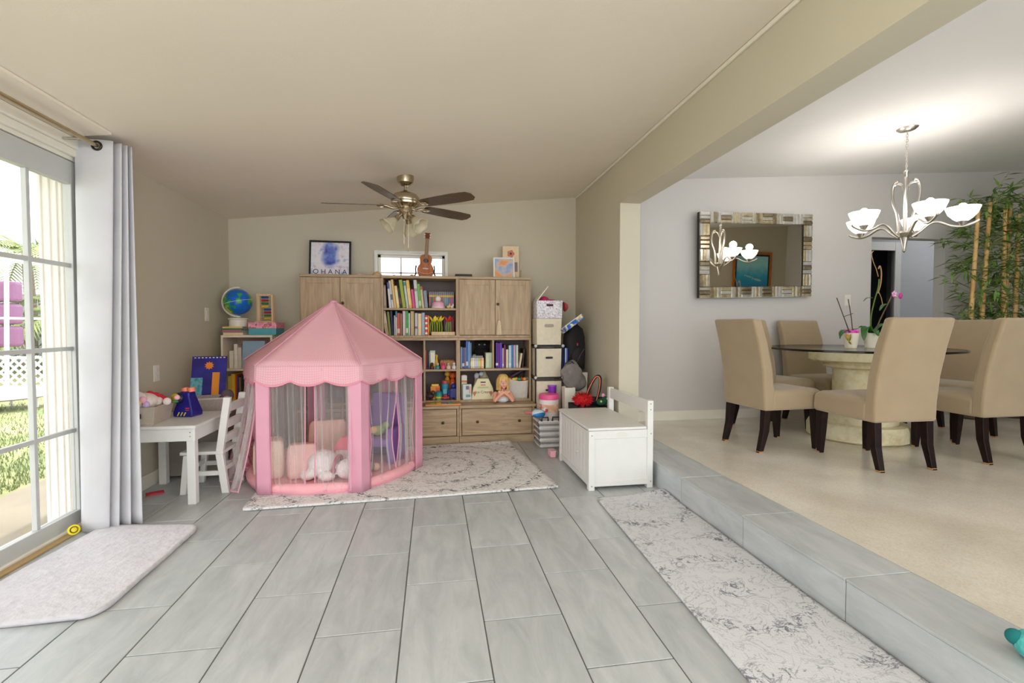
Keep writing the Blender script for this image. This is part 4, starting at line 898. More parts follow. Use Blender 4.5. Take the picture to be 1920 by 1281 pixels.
blob('gold_bear', 'yellow bear figure at the back of the toy shelf', 'toy', PX(838), UF+.19, LB, [('body', (220, 170, 50), 'l', [(.028, 0), (.03, .12), (.022, .2), (.008, .215)]), ('head', (226, 180, 70), 's', ((0, 0, .24), .03)), ('ear', (200, 150, 40), 's', ((-.02, 0, .268), .01)), ('ear', (200, 150, 40), 's', ((.02, 0, .268), .01))])
blob('navy_robot', 'dark blue robot toy at the right of the toy shelf', 'toy', PX(849), UF+.06, LB, [('body', (30, 40, 120), 'b', (-.035, .035, -.03, .03, .02, .11)), ('head', (36, 50, 140), 's', ((0, 0, .13), .028)), ('foot', (20, 24, 70), 'b', (-.035, -.008, -.035, .025, 0, .022)), ('foot', (20, 24, 70), 'b', (.008, .035, -.035, .025, 0, .022)), ('arm', (60, 70, 160), 'c', ((-.045, 0, .09), (-.045, -.02, .04), .01))])
blob('red_toy_car', 'red toy car on the lower toy shelf', 'toy car', PX(833), UF+.03, LB, [('body', (190, 40, 40), 'b', (-.04, .04, -.02, .02, .01, .035)), ('cabin', (150, 30, 36), 'b', (-.02, .022, -.017, .017, .035, .055)), ('wheel', (20, 20, 22), 'c', ((-.024, -.024, .012), (-.024, .024, .012), .012)), ('wheel', (20, 20, 22), 'c', ((.024, -.024, .012), (.024, .024, .012), .012))])
blob('turquoise_helmet', 'turquoise dome toy with green base on the lower toy shelf', 'toy', PX(821), UF+.045, LB, [('dome', (30, 140, 150), 'l', [(.036, .045), (.034, .07), (.02, .085), (.001, .09)]), ('base', (120, 180, 90), 'l', [(.03, 0), (.034, .04), (.036, .045)]), ('stripe', (240, 210, 80), 'l', [(.0345, .02), (.036, .022), (.036, .03), (.0345, .032)])])
blob('brown_toy_dog', 'dark brown toy animal at the left of the lower toy shelf', 'toy', PX(804), UF+.04, LB, [('body', (70, 44, 50), 's', ((0, 0, .04), .04, .03, .03)), ('head', (90, 60, 60), 's', ((.03, -.02, .075), .022)), ('tail', (150, 90, 110), 'c', ((-.03, 0, .05), (-.06, 0, .08), .006)), ('leg', (60, 40, 46), 'c', ((.02, -.01, 0), (.02, -.01, .03), .008)), ('leg', (60, 40, 46), 'c', ((-.02, -.01, 0), (-.02, -.01, .03), .008))])
pz = thing('wooden_puzzle', 'orange wooden puzzle board on the ledge below the toy shelf', 'puzzle', (.09, BF+.06, ZB+.001))
MB().box(-.165, .165, -.06, .09, 0, .016).build('board', mat((222, 154, 90), .55, name='orange_wood'), pz, bevel=.003)
for i, c in enumerate([(150, 190, 90), (236, 200, 80), (140, 140, 190), (90, 170, 170)]): MB().box(-.12+i*.055, -.075+i*.055, -.04, .03, .016, .022).build('piece', mat(c, .5, name='puzzle_piece'), pz, bevel=.003)
# ------------------------------------------------------------------ right lower shelf
C7 = lambda c: .238+(770+c/5.82-858.)*.00512
G3 = 'books on the right lower shelf'
for i, (a, b, ty, c, cn) in enumerate([(545, 562, 185, (150, 170, 200), 'pale blue'), (563, 586, 190, (70, 90, 170), 'indigo'), (587, 604, 190, (150, 120, 110), 'brown'), (605, 628, 118, (60, 110, 200), 'bright blue'), (629, 650, 124, (130, 170, 210), 'sky blue'), (652, 666, 140, (110, 150, 180), 'grey blue')]):
    book(f'{cn} book, {ORD[i]} in the blue row left of the black cat', C7(a), UF+.06, LS, (b-a)/5.82*.00512, (418-ty)/5.82*.0053, .2, c, 0, 'blue books left of the black cat', [(.1, .25, (220, 220, 226))] if i % 2 else None)
for i, c in enumerate([(240, 214, 150), (236, 226, 200), (206, 190, 214), (190, 200, 220), (196, 206, 90), (240, 160, 120), (240, 214, 170)]):
    book(f'{["yellow","ivory","lilac","pale blue","lime","peach","buff"][i]} small paperback before the black cat', C7(658+i*21), UF+.05, LS, .0178, .105, .14, c, 0, 'small paperbacks before the black cat', [(.2, .7, [min(255, v+25) for v in c])])
blob('clear_box', 'clear grey lid box lying on the small paperbacks', 'box', C7(672), UF+.06, LS+.1055, [('box', (150, 146, 150), 'b', (0, .11, 0, .12, 0, .018)), ('lid', (110, 150, 120), 'b', (.01, .04, .01, .09, .018, .03))])
blob('green_gift_box', 'pale green patterned box beside the small paperbacks', 'box', C7(824), UF+.04, LS, [('box', (192, 206, 168), 'b', (0, .078, 0, .12, 0, .155)), ('side_print', (214, 214, 190), 'b', (.004, .03, -.002, 0, .01, .145))])
cat_ = thing('black_cat_plush', 'black plush cat with shiny eyes on the right lower shelf', 'plush toy', (C7(795), UF+.22, LS))
MB().sphere((0, 0, .12), .09, .06, .12).sphere((0, -.02, .225), .075, .055, .05).sphere((-.05, -.02, .262), .02).sphere((.05, -.02, .262), .02).build('body', mat((14, 14, 16), .9, name='black_plush'), cat_, remesh=.007)
for s_ in (-1, 1): MB().sphere((.028*s_, -.072, .232), .01, .005, .006).build('eye', mat((150, 150, 140), .2, name='grey_eye'), cat_, smooth=True)
for i, (a, b, ty, c, cn, ln_) in enumerate([(942, 968, 140, (86, 40, 150), 'deep purple', 0), (969, 984, 145, (120, 60, 160), 'mauve', 0), (986, 1014, 140, (104, 50, 190), 'violet', 0), (1016, 1034, 200, (190, 176, 180), 'pale grey', 0), (1036, 1056, 165, (130, 40, 90), 'burgundy', 0), (1060, 1086, 215, (226, 216, 196), 'ivory', 0), (1092, 1120, 170, (190, 210, 224), 'ice blue', 0), (1121, 1140, 165, (60, 140, 190), 'cerulean', 0), (1144, 1170, 168, (196, 170, 200), 'lilac', 0), (1176, 1200, 168, (206, 220, 200), 'mint', 0), (1204, 1226, 255, (232, 214, 184), 'cream', -9)]):
    book(f'{cn} book, {ORD[i]} from the left on the purple shelf', C7(a), UF+.06, LS, (b-a)/5.82*.00512, (418-ty)/5.82*.0053, .2, c, ln_, 'books on the purple shelf', [(.1, .2, (230, 226, 230))] if i % 3 == 0 else None)
book('dark brown book leaning at the right end of the purple shelf', C7(1243), UF+.08, LS, .018, .19, .18, (60, 40, 34), -6, 'books on the purple shelf')
# lower right: boxes, ice cream carton, doll, bag of toy food
YL = UF+.02
blob('medicine_box', 'white toy medicine carton at the left of the ice cream carton', 'box', C7(565), YL-.01, LB, [('carton', (214, 226, 222), 'b', (0, .085, 0, .05, 0, .15)), ('label', (110, 110, 160), 'b', (.03, .06, -.002, 0, .10, .135)), ('label', (226, 170, 120), 'b', (.062, .078, -.002, 0, .06, .13)), ('print', (120, 160, 150), 'b', (.03, .075, -.002, 0, .025, .05))])
blob('pill_box', 'white and orange small box standing behind the medicine carton', 'box', C7(556), YL+.08, LB, [('box', (240, 236, 226), 'b', (0, .055, 0, .04, 0, .23)), ('band', (226, 150, 70), 'b', (-.001, .056, -.002, 0, .16, .18)), ('cap', (230, 190, 150), 'b', (.01, .045, .005, .035, .23, .236))])
blob('toy_brush', 'pink and grey toy brush behind the ice cream carton', 'toy', C7(690), YL+.10, LB, [('handle', (206, 170, 160), 'c', ((0, 0, .0), (.03, 0, .2), .012)), ('head', (190, 190, 196), 's', ((.035, 0, .22), .025, .02, .035))])
blob('toy_lantern', 'grey and brass toy lantern behind the ice cream carton', 'toy', C7(818), YL+.14, LB, [('base', (180, 170, 140), 'l', [(.05, 0), (.05, .2), (.03, .23), (.02, .26), (.001, .27)]), ('globe', (190, 196, 204), 's', ((-.03, -.03, .24), .026)), ('knob', (150, 110, 70), 's', ((-.06, -.03, .23), .012))])
ic = thing('ice_cream_carton', 'cream house-shaped play carton lettered Ice Cream on the shelf', 'carton', (C7(790), YL-.02, LB))
CC = mat((236, 228, 188), .55, name='cream_card')
MB().at(rx=R(90)).prism([(-.115, 0), (.115, 0), (.098, .11), (.055, .205), (-.055, .205), (-.098, .11)], -.09, 0).build('box', CC, ic, bevel=.004)
MB().box(-.025, .025, -.0015, 0, .165, .176).build('handle_slot', BLACK, ic)
text('lettering', 'Ice Cream', mat((90, 80, 70), .6, name='brown_ink'), ic, (.0, -.001, .062), (R(90), 0, 0), .036)
MB().at((0, -.0005, .11), rx=R(90)).prism([(-.06, 0), (.06, 0), (.045, .018), (-.045, .018)], 0, .001).build('banner', mat((200, 206, 160), .6, name='sage_print'), ic)
MB().box(-.024, .024, -.0012, 0, .138, .148).build('seal', mat((220, 110, 100), .6, name='red_print'), ic)
for sx in (-.085, .078): MB().at((sx, -.001, .065), rx=R(90)).lathe([(.016, 0), (.016, .0012)], 14).at((sx, -.001, .06), rx=R(90)).prism([(-.012, 0), (0, -.03), (.012, 0)], 0, .001).build('cone_print', mat((200, 120, 90), .6, name='cone_print'), ic)
bg_ = thing('toy_food_bag', 'white canvas bag of toy food at the right of the shelf', 'bag', (C7(1180), YL-.02, LB), R(-4))
def bagf(u, v):
    a = u*2*math.pi; s = 1-.05*math.sin(a*3)*v+.06*v; cx, cy = math.cos(a), math.sin(a); e = max(abs(cx), abs(cy))**.75
    return (.105*s*cx/e, .075+.07*s*cy/e, .19*v+.015*math.sin(a*2+1)*v)
MB().sheet(bagf, 48, 10).build('canvas', mat((214, 208, 200), .85, noise=.06, scale=30., bump=.4, name='canvas'), bg_, smooth=True, solid=.004)
MB().box(-.085, .085, .02, .13, .0, .12).build('lining', mat((190, 184, 176), .9, name='lining'), bg_)
for i, c in enumerate([(236, 196, 50), (214, 60, 50), (240, 214, 110), (236, 200, 70), (60, 150, 110), (210, 56, 50), (240, 160, 60)]):
    f_ = thing('toy_food', f'{["yellow","red","pale yellow","gold","green","scarlet","orange"][i]} toy food piece in the white canvas bag', 'toy food', (C7(1180)-.085+i*.027, YL+.01+.02*(i % 2), LB+.175), group='toy food in the canvas bag')
    MB().sphere((0, 0, .015), .022, .02, .018).build('fruit', mat(c, .45, name='toy_food'), f_, smooth=True); MB().cyl((0, 0, .03), (.004, 0, .042), .003).build('stalk', mat((90, 110, 50), .6, name='stalk'), f_)
blob('dark_toy_gun', 'dark purple toy gadget sticking up behind the toy food bag', 'toy', C7(1225), YL+.17, LB, [('stand', (50, 36, 46), 'b', (-.02, .02, -.02, .02, 0, .2)), ('body', (70, 50, 66), 'c', ((-.07, 0, .2), (.05, 0, .27), .022)), ('tip', (110, 70, 130), 's', ((.05, 0, .275), .025))])
# doll bust with folded arms under the chin
dl = thing('styling_doll', 'blonde doll bust resting its chin on folded arms on the ledge', 'doll', (C7(1000), BF+.10, ZB+.001))
SK = mat((240, 176, 150), .5, noise=.02, name='doll_skin')
b_ = MB()
b_.sphere((0, 0, .205), .052, .052, .066).sphere((0, -.030, .175), .034, .03, .034).sphere((0, -.052, .152), .014, .012, .012)      # skull, jaw, chin
b_.sphere((0, -.056, .192), .008, .012, .012).sphere((-.026, -.044, .182), .016, .012, .016).sphere((.026, -.044, .182), .016, .012, .016)
b_.sphere((0, -.055, .170), .013, .007, .006)
b_.tube([(0, .005, .17), (0, .012, .10)], [.024, .028], 12)
b_.sphere((0, .025, .075), .07, .04, .045).sphere((0, .03, .035), .06, .04, .045)
for s_ in (-1, 1):
    b_.tube([(s_*.065, .02, .095), (s_*.085, -.02, .055), (s_*.09, -.05, .022)], [.022, .020, .018], 10)
    b_.tube([(s_*.09, -.05, .022), (s_*.045, -.062, .075), (-s_*.01, -.066, .112)], [.018, .016, .012], 10)
    b_.sphere((-s_*.018, -.066, .117), .018, .010, .010)
    for k in range(4): b_.tube([(-s_*.028, -.062-.006*k*.3, .121-.006*k), (-s_*.046, -.064, .123-.007*k), (-s_*(.060-.003*abs(k-1)), -.060, .121-.007*k)], [.0045, .0042, .0035], 6)
    b_.tube([(-s_*.012, -.070, .122), (-s_*.02, -.074, .134), (-s_*.026, -.072, .142)], [.005, .0045, .004], 6)
b_.build('body', SK, dl, remesh=.0032)
HR = mat((226, 184, 110), .5, noise=.25, scale=40., name='blonde_hair')
hb_ = MB()
def hair(u, v):
    a = R(-200)+u*R(400)/1.0 if False else R(-62)+u*R(304); e = v
    z = .275-.15*e**1.3; rr = (.03+.034*math.sin(min(1, e*1.5)*math.pi/2)); rip = 1+.05*math.sin(u*60)
    return (rr*rip*math.cos(a), .008+rr*rip*math.sin(a), z)
hb_.sheet(hair, 60, 12); hb_.sphere((0, .006, .232), .057, .054, .048)
hb_.build('hair', HR, dl, smooth=True)
for s_ in (-1, 1):
    MB().sphere((s_*.02, -.0495, .203), .0085, .004, .005).build('eye', mat((244, 244, 246), .3, name='eye_white'), dl, smooth=True)
    MB().sphere((s_*.02, -.0530, .203), .0045, .0022, .0045).build('iris', mat((96, 120, 170), .2, name='blue_iris'), dl, smooth=True)
    MB().tube([(s_*.010, -.053, .213), (s_*.02, -.0535, .2165), (s_*.031, -.048, .213)], .0015, 5).build('eyebrow', mat((150, 110, 70), .7, name='brow'), dl)
MB().sphere((0, -.0605, .170), .012, .003, .004).build('lips', mat((224, 116, 130), .4, name='pink_lips'), dl, smooth=True)
MB().sphere((0, .018, .032), .066, .047, .036).build('bodice', mat((226, 228, 232), .5, name='silver_bodice'), dl, smooth=True)

# ================================================================== ON TOP OF THE WALL UNIT
of = thing('framed_print', 'black framed blue watercolour print lettered OHANA on the cabinet', 'picture frame', (-.985, 4.93, ZT), R(2), rx=R(-9))
fw, fh = .388, .36
MB().box(-fw/2, fw/2, 0, .018, 0, .02).box(-fw/2, fw/2, 0, .018, fh-.02, fh).box(-fw/2, -fw/2+.018, 0, .018, .02, fh-.02).box(fw/2-.018, fw/2, 0, .018, .02, fh-.02).build('frame', BLACK, of, bevel=.002)
k = NT('watercolour_print'); tc = k.n('TexCoord'); n1 = k.n('TexNoise', Scale=16., Detail=3); k.l(tc, 'Object', n1, 'Vector')
r1 = k.ramp(n1, 'Fac', [(.32, (206, 180, 206)), (.42, (232, 228, 238)), (.56, (238, 236, 244)), (.68, (176, 196, 222))])
mp = k.n('Mapping'); mp.inputs['Location'].default_value = (-.6, 0, -.225/.12-.6); mp.inputs['Scale'].default_value = (1/.07, 1, 1/.12); k.l(tc, 'Object', mp, 'Vector')
n2 = k.n('TexNoise', Scale=11., Detail=2); k.l(tc, 'Object', n2, 'Vector'); sv = k.n('VectorMath', _operation='MULTIPLY_ADD'); sv.inputs[1].default_value = (1.2, 0, 1.2); k.l(n2, 'Color', sv, 0); k.l(mp, 0, sv, 2)
ln_ = k.n('VectorMath', _operation='LENGTH'); k.l(sv, 0, ln_, 0)
mr = k.n('MapRange'); mr.inputs[1].default_value = 1.35; mr.inputs[2].default_value = .8; k.l(ln_, 'Value', mr, 0)
r2 = k.ramp(n2, 'Fac', [(.35, (66, 84, 176)), (.5, (110, 128, 206)), (.65, (140, 170, 226))])
mx = k.n('MixRGB'); k.l(mr, 0, mx, 0); k.l(r1, 0, mx, 1); k.l(r2, 0, mx, 2); k.l(mx, 0, k.b, 'Base Color'); k.b.inputs['Roughness'].default_value = .25
MB().box(-fw/2+.017, fw/2-.017, .004, .014, .019, fh-.019).build('print', k.m, of)
text('lettering', 'O H A N A', mat((50, 62, 100), .6, name='navy_ink'), of, (0, .003, .027), (R(90), 0, 0), .066)
wf = thing('square_photo_frame', 'small white square frame with orange and blue print', 'picture frame', (.71, 4.84, ZT), R(-3), rx=R(-8))
MB().box(-.108, .108, 0, .02, 0, .016).box(-.108, .108, 0, .02, .2, .216).box(-.108, -.092, 0, .02, .016, .2).box(.092, .108, 0, .02, .016, .2).build('frame', WHITE, wf, bevel=.002)
MB().box(-.092, .092, .006, .014, .016, .2).build('print', m_patch('orange_blue_print', [(.36, (232, 160, 96)), (.46, (214, 190, 170)), (.54, (160, 178, 214)), (.7, (120, 140, 196))], 9., 2), wf)
cv = thing('canvas_print', 'tall cream canvas print with small flower behind the white frame', 'canvas', (.80, 4.97, ZT+.022), R(-5), rx=R(-5))
MB().box(-.085, .085, 0, .025, 0, .33).build('canvas', mat((240, 216, 180), .8, name='peach_canvas'), cv, bevel=.003)
for i in range(5): MB().at((.0+.022*math.cos(i*1.257), -.001, .25+.022*math.sin(i*1.257)), rx=R(90)).lathe([(.018, 0), (.018, .0015), (.001, .002)], 14).build('petal', mat((206, 130, 110), .7, name='petal_print'), cv)
MB().at((0, -.001, .25), rx=R(90)).lathe([(.012, 0), (.012, .003)], 12).build('flower_eye', mat((96, 60, 60), .7, name='brown_print'), cv)
MB().box(.02, .07, -.0015, 0, .06, .16).build('print_block', mat((150, 130, 140), .7, name='mauve_print'), cv)
st_ = thing('easel_stand', 'olive brass easel foot under the cream canvas', 'easel', (.83, 4.93, ZT), R(-5))
MB().box(-.08, .08, -.02, .06, 0, .008).box(-.08, .08, -.02, -.012, .008, .02).build('foot', mat((130, 110, 40), .4, .6, name='olive_brass'), st_, bevel=.002); MB().box(.066, .074, .052, .06, .008, .1).build('arm', mat((130, 110, 40), .4, .6, name='olive_brass'), st_)
sb_ = thing('black_speaker_bar', 'small flat black box on the cabinet beside the ukulele', 'box', (.30, 4.83, ZT))
MB().box(-.083, .083, -.05, .05, .003, .03).build('body', BLACK, sb_, bevel=.004); MB().box(-.06, .06, -.04, .04, 0, .003).build('foot', BLACK, sb_)
for i, (x, y, s_, lb) in enumerate([(-.70, 4.86, 1., 'pale pink spiral seashell right of the OHANA frame'), (-.53, 4.84, 1.5, 'tan flat seashell in front of the window'), (-.37, 4.84, .6, 'small round white seashell on the cabinet'), (-.20, 4.84, .8, 'small ribbed shell beside the ukulele stand')]):
    sh = thing('seashell', lb, 'seashell', (x, y, ZT), i*.7, group='seashells on the cabinet')
    MB().at(sc_=s_).lathe([(.0, .0), (.03, 0), (.034, .008), (.024, .02), (.012, .028), (.0, .03)], 14).build('shell', mat([(226, 196, 176), (214, 180, 130), (230, 214, 200), (214, 190, 170)][i], .6, noise=.15, name='shell'), sh, smooth=True)
    for k in range(4): MB().at(sc_=s_).tube([(.033*math.cos(k*.8), .033*math.sin(k*.8), .008), (.022*math.cos(k*.8), .022*math.sin(k*.8), .0215), (.0, 0, .0305)], .0018, 4).build('ridge', mat((200, 160, 130), .6, name='shell_ridge'), sh)
# ukulele on its stand
uk = thing('ukulele', 'brown wooden ukulele standing before the small window', 'ukulele', (-.075, 4.88, ZT+.014), R(0), rx=R(-10), ry=R(3.5))
half = [(0, 0), (.035, .001), (.062, .012), (.078, .038), (.080, .07), (.071, .10), (.055, .125), (.052, .145), (.058, .168), (.058, .19), (.046, .212), (.022, .222), (0, .223)]
hc = catmull([(x, y, 0) for x, y in half], 4)
out = [(p.x, p.y) for p in hc]+[(-p.x, p.y) for p in reversed(hc[1:-1])]
KOA = m_wood('koa', (150, 78, 40), (206, 126, 78), (30, 8, 3)); KOAD = m_wood('dark_koa', (110, 50, 28), (150, 76, 44), (30, 8, 3))
MB().at(rx=R(90)).prism(out, -.055, -.003).build('body_sides', KOAD, uk, bevel=.004)
MB().at(rx=R(90)).prism(out, -.003, 0).build('soundboard', KOA, uk)
MB().at((0, -.0005, .158), rx=R(90)).lathe([(.021, 0), (.021, .0012)], 22).build('sound_hole', BLACK, uk)
MB().tube([(.023*math.cos(i*.3), -.001, .158+.023*math.sin(i*.3)) for i in range(22)], .0018, 5, False).build('rosette', mat((60, 40, 30), .5, name='rosette'), uk)
MB().box(-.028, .028, -.008, -.0005, .068, .082).build('bridge', mat((210, 190, 170), .5, name='pale_bridge'), uk, bevel=.002)
MB().tube([(-.076, -.002, .045), (-.03, -.003, .027), (.03, -.003, .027), (.076, -.002, .045)], .002, 5).build('lower_inlay', mat((232, 200, 170), .5, name='inlay'), uk)
MB().loft([[(-.019, -.006, .19), (.019, -.006, .19), (.019, .016, .19), (-.019, .016, .19)], [(-.0165, -.006, .385), (.0165, -.006, .385), (.0165, .012, .385), (-.0165, .012, .385)]]).build('neck', mat((150, 110, 70), .5, name='neck_wood'), uk, bevel=.002)
for i in range(12): MB().box(-.018, .018, -.0075, -.006, .20+.175*(i/12)**.85, .2012+.175*(i/12)**.85).build('fret', CHROME, uk)
MB().loft([[(-.019, 0, .385), (.019, 0, .385), (.019, .012, .385), (-.019, .012, .385)], [(-.027, .01, .452), (.027, .01, .452), (.027, .02, .452), (-.027, .02, .452)]]).build('headstock', mat((120, 62, 36), .5, name='dark_headstock'), uk, bevel=.002)
for sx in (-1, 1):
    for z in (.405, .432): MB().cyl((sx*.018, .008, z), (sx*.036, .010, z), .005).build('tuning_peg', WHITE, uk)
for i in range(4): MB().cyl((-.012+i*.008, -.008, .08), (-.010+i*.0067, -.0085, .388), .0006, n=4).build('string', WHITE, uk)
us = thing('ukulele_stand', 'black folding stand cradling the ukulele', 'instrument stand', (-.075, 4.87, ZT))
for sx in (-1, 1):
    MB().tube([(sx*.10, -.03, .006), (sx*.088, .0, .04), (sx*.092, .03, .085), (sx*.088, .06, .12)], .007, 8).build('arm', BLACK, us, smooth=True)
    MB().tube([(sx*.10, -.05, .008), (sx*.10, .08, .008)], .008, 8).build('foot', BLACK, us, smooth=True)
MB().tube([(-.1, .07, .008), (.1, .07, .008)], .006, 8).build('cross_bar', BLACK, us)

# ================================================================== LEFT CUBE SHELF
cs = thing('cube_shelf', 'pale cube shelf in the left corner under the globe', 'shelf unit', (-1.865, 4.66, 0))
cw, cdp, chh = .43, .33, 1.03
MAP = mat((236, 224, 204), .5, name='pale_maple')
MB().box(0, .018, 0, cdp, 0, chh-.02).box(cw-.018, cw, 0, cdp, 0, chh-.02).build('side', MAP, cs, bevel=.002)
MB().box(0, cw, 0, cdp, chh-.02, chh).build('top_board', MAP, cs, bevel=.002)
for z in (.04, .38, .71): MB().box(.018, cw-.018, 0, cdp, z, z+.018).build('shelf', MAP, cs, bevel=.002)
MB().box(.018, cw-.018, cdp-.008, cdp-.002, .04, chh-.02).build('back_panel', mat((196, 172, 150), .7, name='back_board'), cs)
CSX, CSY = -1.865, 4.66
for i, (x, w_, h__, c, cn) in enumerate([(.045, .035, .16, (236, 226, 210), 'ivory'), (.085, .03, .22, (240, 230, 216), 'cream'), (.118, .03, .19, (226, 210, 196), 'beige')]):
    book(f'{cn} book standing on the upper cube shelf, {ORD[i]} from the left', CSX+x, CSY+.06, .7285, w_, h__, .16, c, 0, 'books on the upper cube shelf')
tag(MB().box(0, .19, 0, .012, 0, .25).build('blue_folder', mat((150, 178, 200), .5, name='pale_blue_folder'), None, (CSX+.16, CSY+.03, .7285), (R(-6), 0, 0), bevel=.003), 'pale blue folder leaning on the upper cube shelf', 'folder')
for i, (x, w_, h__, c, cn) in enumerate([(.03, .03, .26, (226, 200, 120), 'buff'), (.062, .03, .28, (244, 206, 40), 'bright yellow'), (.094, .012, .27, (230, 90, 40), 'red orange'), (.108, .014, .26, (90, 60, 120), 'purple'), (.126, .016, .25, (130, 120, 70), 'khaki'), (.146, .02, .27, (40, 36, 40), 'charcoal'), (.17, .022, .26, (230, 220, 214), 'white and red')]):
    book(f'{cn} book on the lower cube shelf beside the tent', CSX+x, CSY+.05, .3985, w_, h__, .2, c, 0, 'books on the lower cube shelf', [(.1, .2, (200, 50, 50)), (.35, .45, (200, 50, 50)), (.6, .7, (200, 50, 50))] if i == 6 else None)
# stacked flat books, boxes, globe, abacus on top of the cube shelf
zz = 1.0305
for i, (cn, c, w_, d_, h__) in enumerate([('cream', (236, 214, 164), .17, .22, .022), ('pink and grey', (170, 116, 130), .16, .21, .026), ('green', (60, 120, 70), .17, .22, .012), ('yellow', (226, 196, 120), .165, .2, .015)]):
    o = MB().box(0, w_, 0, .003, 0, h__).box(0, w_, .003, d_, 0, .002).box(0, w_, .003, d_, h__-.002, h__).build('flat_book', mat(c, .5, name='flat_book_cover'), None, (CSX+.005-.006*(i % 2), CSY+.04, zz), (0, 0, R(2*i-3)), bevel=.001, seg=1)
    tag(o, f'{cn} book lying flat under the globe, {["bottom", "second", "third", "top"][i]} of its pile', 'book', 'flat books under the globe'); MB().box(.003, w_-.003, .003, d_-.003, .002, h__-.002).build('pages', CREAM, o); zz += h__+.0005
gl = thing('desk_globe', 'blue toy globe on a white stand in the corner', 'globe', (CSX+.10, CSY+.13, zz))
MB().lathe([(.075, 0), (.075, .06), (.082, .065), (.082, .075), (.02, .085), (.02, .095)], 28).build('stand', CREAM, gl, smooth=40)
GC = Vector((0, 0, .225)); gr = .118
kk = NT('globe_map'); tc = kk.n('TexCoord'); nz = kk.n('TexNoise', Scale=9., Detail=5, Roughness=.55); kk.l(tc, 'Object', nz, 'Vector')
r_ = kk.ramp(nz, 'Fac', [(.50, (16, 106, 206)), (.515, (40, 160, 80)), (.6, (70, 168, 70)), (.64, (236, 206, 50)), (.75, (240, 214, 90))]); kk.l(r_, 0, kk.b, 'Base Color'); kk.b.inputs['Roughness'].default_value = .3
MB().sphere((0, 0, 0), gr, n=32, m=20).build('ball', kk.m, gl, GC, (0, R(20), R(60)), smooth=True)
ar = [GC+Vector((math.sin(R(a))*(gr+.014), 0, math.cos(R(a))*(gr+.014))) for a in range(8, -190, -11)]
MB().tube(ar, .009, 8).build('meridian_arm', CREAM, gl, smooth=True)
MB().tube([GC+Matrix.Rotation(R(-12), 3, 'Y') @ Vector((gr*1.004*math.cos(i*.1963), gr*1.004*math.sin(i*.1963), 0)) for i in range(33)], .0018, 4, False).build('equator_line', WHITE, gl)
bb_ = thing('teal_game_box', 'teal toy box with pink patterned lid on the cube shelf', 'box', (CSX+.345, CSY+.14, 1.0305), R(-3))
MB().box(-.125, .115, -.10, .10, 0, .085).build('tray', mat((84, 170, 184), .5, name='teal_card'), bb_, bevel=.003)
MB().box(-.128, .118, -.103, .103, .06, .115).build('lid', m_patch('pink_print', [(.4, (236, 140, 170)), (.5, (246, 190, 200)), (.58, (190, 70, 120)), (.7, (240, 220, 120))], 22.), bb_, bevel=.003)
ab = thing('bead_abacus', 'pale wood bead abacus standing on the teal box', 'abacus', (CSX+.335, CSY+.16, 1.146), R(-12))
MB().box(-.085, -.055, -.02, .02, .012, .265).box(.055, .07, -.02, .02, .012, .255).box(-.055, .055, -.02, .02, .245, .262).box(-.1, .08, -.035, .035, 0, .012).build('frame', PINE, ab, bevel=.003)
for i, c in enumerate([(40, 80, 160), (190, 40, 50), (50, 120, 60), (230, 200, 50), (40, 80, 160), (190, 40, 50), (50, 120, 60), (230, 200, 50)]):
    z = .232-i*.028; off = -.012 if i < 4 else .012
    MB().cyl((-.055, 0, z), (.055, 0, z), .0018, n=6).build('wire', CHROME, ab)
    for k in range(6): MB().sphere((off-.028+k*.011, 0, z), .0058, .011, .011, n=10, m=6).build('bead', mat(c, .35, name='bead'), ab, smooth=True)

# ================================================================== RIGHT CORNER STACK
BIN = mat((226, 216, 192), .85, noise=.05, scale=40., bump=.3, name='ivory_canvas')
wr = thing('wire_cube_rack', 'black wire cube rack holding fabric bins beside the wall unit', 'rack', (1.105, 4.70, 0))
zs = [0.01, .305, .615, .92]
for x in (-.135, .135):
    for y in (-.16, .16): MB().cyl((x, y, 0), (x, y, .93), .006, n=8).build('upright', BLACK, wr)
for z in zs:
    MB().box(-.135, .135, -.16, .16, z-.005, z+.003).build('wire_shelf', BLACK, wr)
    for x in (-.135, .135): MB().sphere((x, -.166, z), .016).build('connector', mat((196, 196, 200), .4, name='grey_connector'), wr, smooth=True)
def fbin(label, z, h__, m, grip='slot', dx=0, w_=.25):
    t = thing('canvas_bin', label, 'bin', (1.105+dx, 4.685, z), R(0), group='fabric bins in the corner stack')
    MB().tray(w_-.012, .27, w_, .28, 0, h__, .006).build('shell', m, t, bevel=.006)
    if grip == 'slot':
        pl = [(.028*(1 if math.cos(a) > 0 else -1)+.016*math.cos(a), .016*math.sin(a)) for a in [2*math.pi*i/20 for i in range(20)]]
        MB().at((0, -.1415, h__*.68), rx=R(90)).prism(pl, 0, .003).build('grip_ring', mat((206, 200, 186), .5, name='grip_ring'), t)
        pl2 = [(x*.82, y*.62) for x, y in pl]; MB().at((0, -.1435, h__*.68), rx=R(90)).prism(pl2, 0, .0022).build('grip_hole', mat((50, 34, 30), .7, name='grip_hole'), t)
    return t
fbin('ivory canvas bin at the bottom of the corner rack', .014, .27, BIN)
fbin('ivory canvas bin with dark grip, second from the bottom', .309, .27, BIN)
fbin('ivory canvas bin with dark grip, third from the bottom', .619, .275, BIN)
t = fbin('ivory canvas bin with faint grey grip under the patterned box', .93, .255, BIN, None)
pl = [(.03*(1 if math.cos(a) > 0 else -1)+.016*math.cos(a), .016*math.sin(a)) for a in [2*math.pi*i/20 for i in range(20)]]
MB().at((0, -.1405, .185), rx=R(90)).prism(pl, 0, .002).build('grip_ring', mat((176, 166, 150), .8, name='faded_grip'), t)
MB().box(-.125, .125, -.14, .14, .246, .254).build('lid', BIN, t)
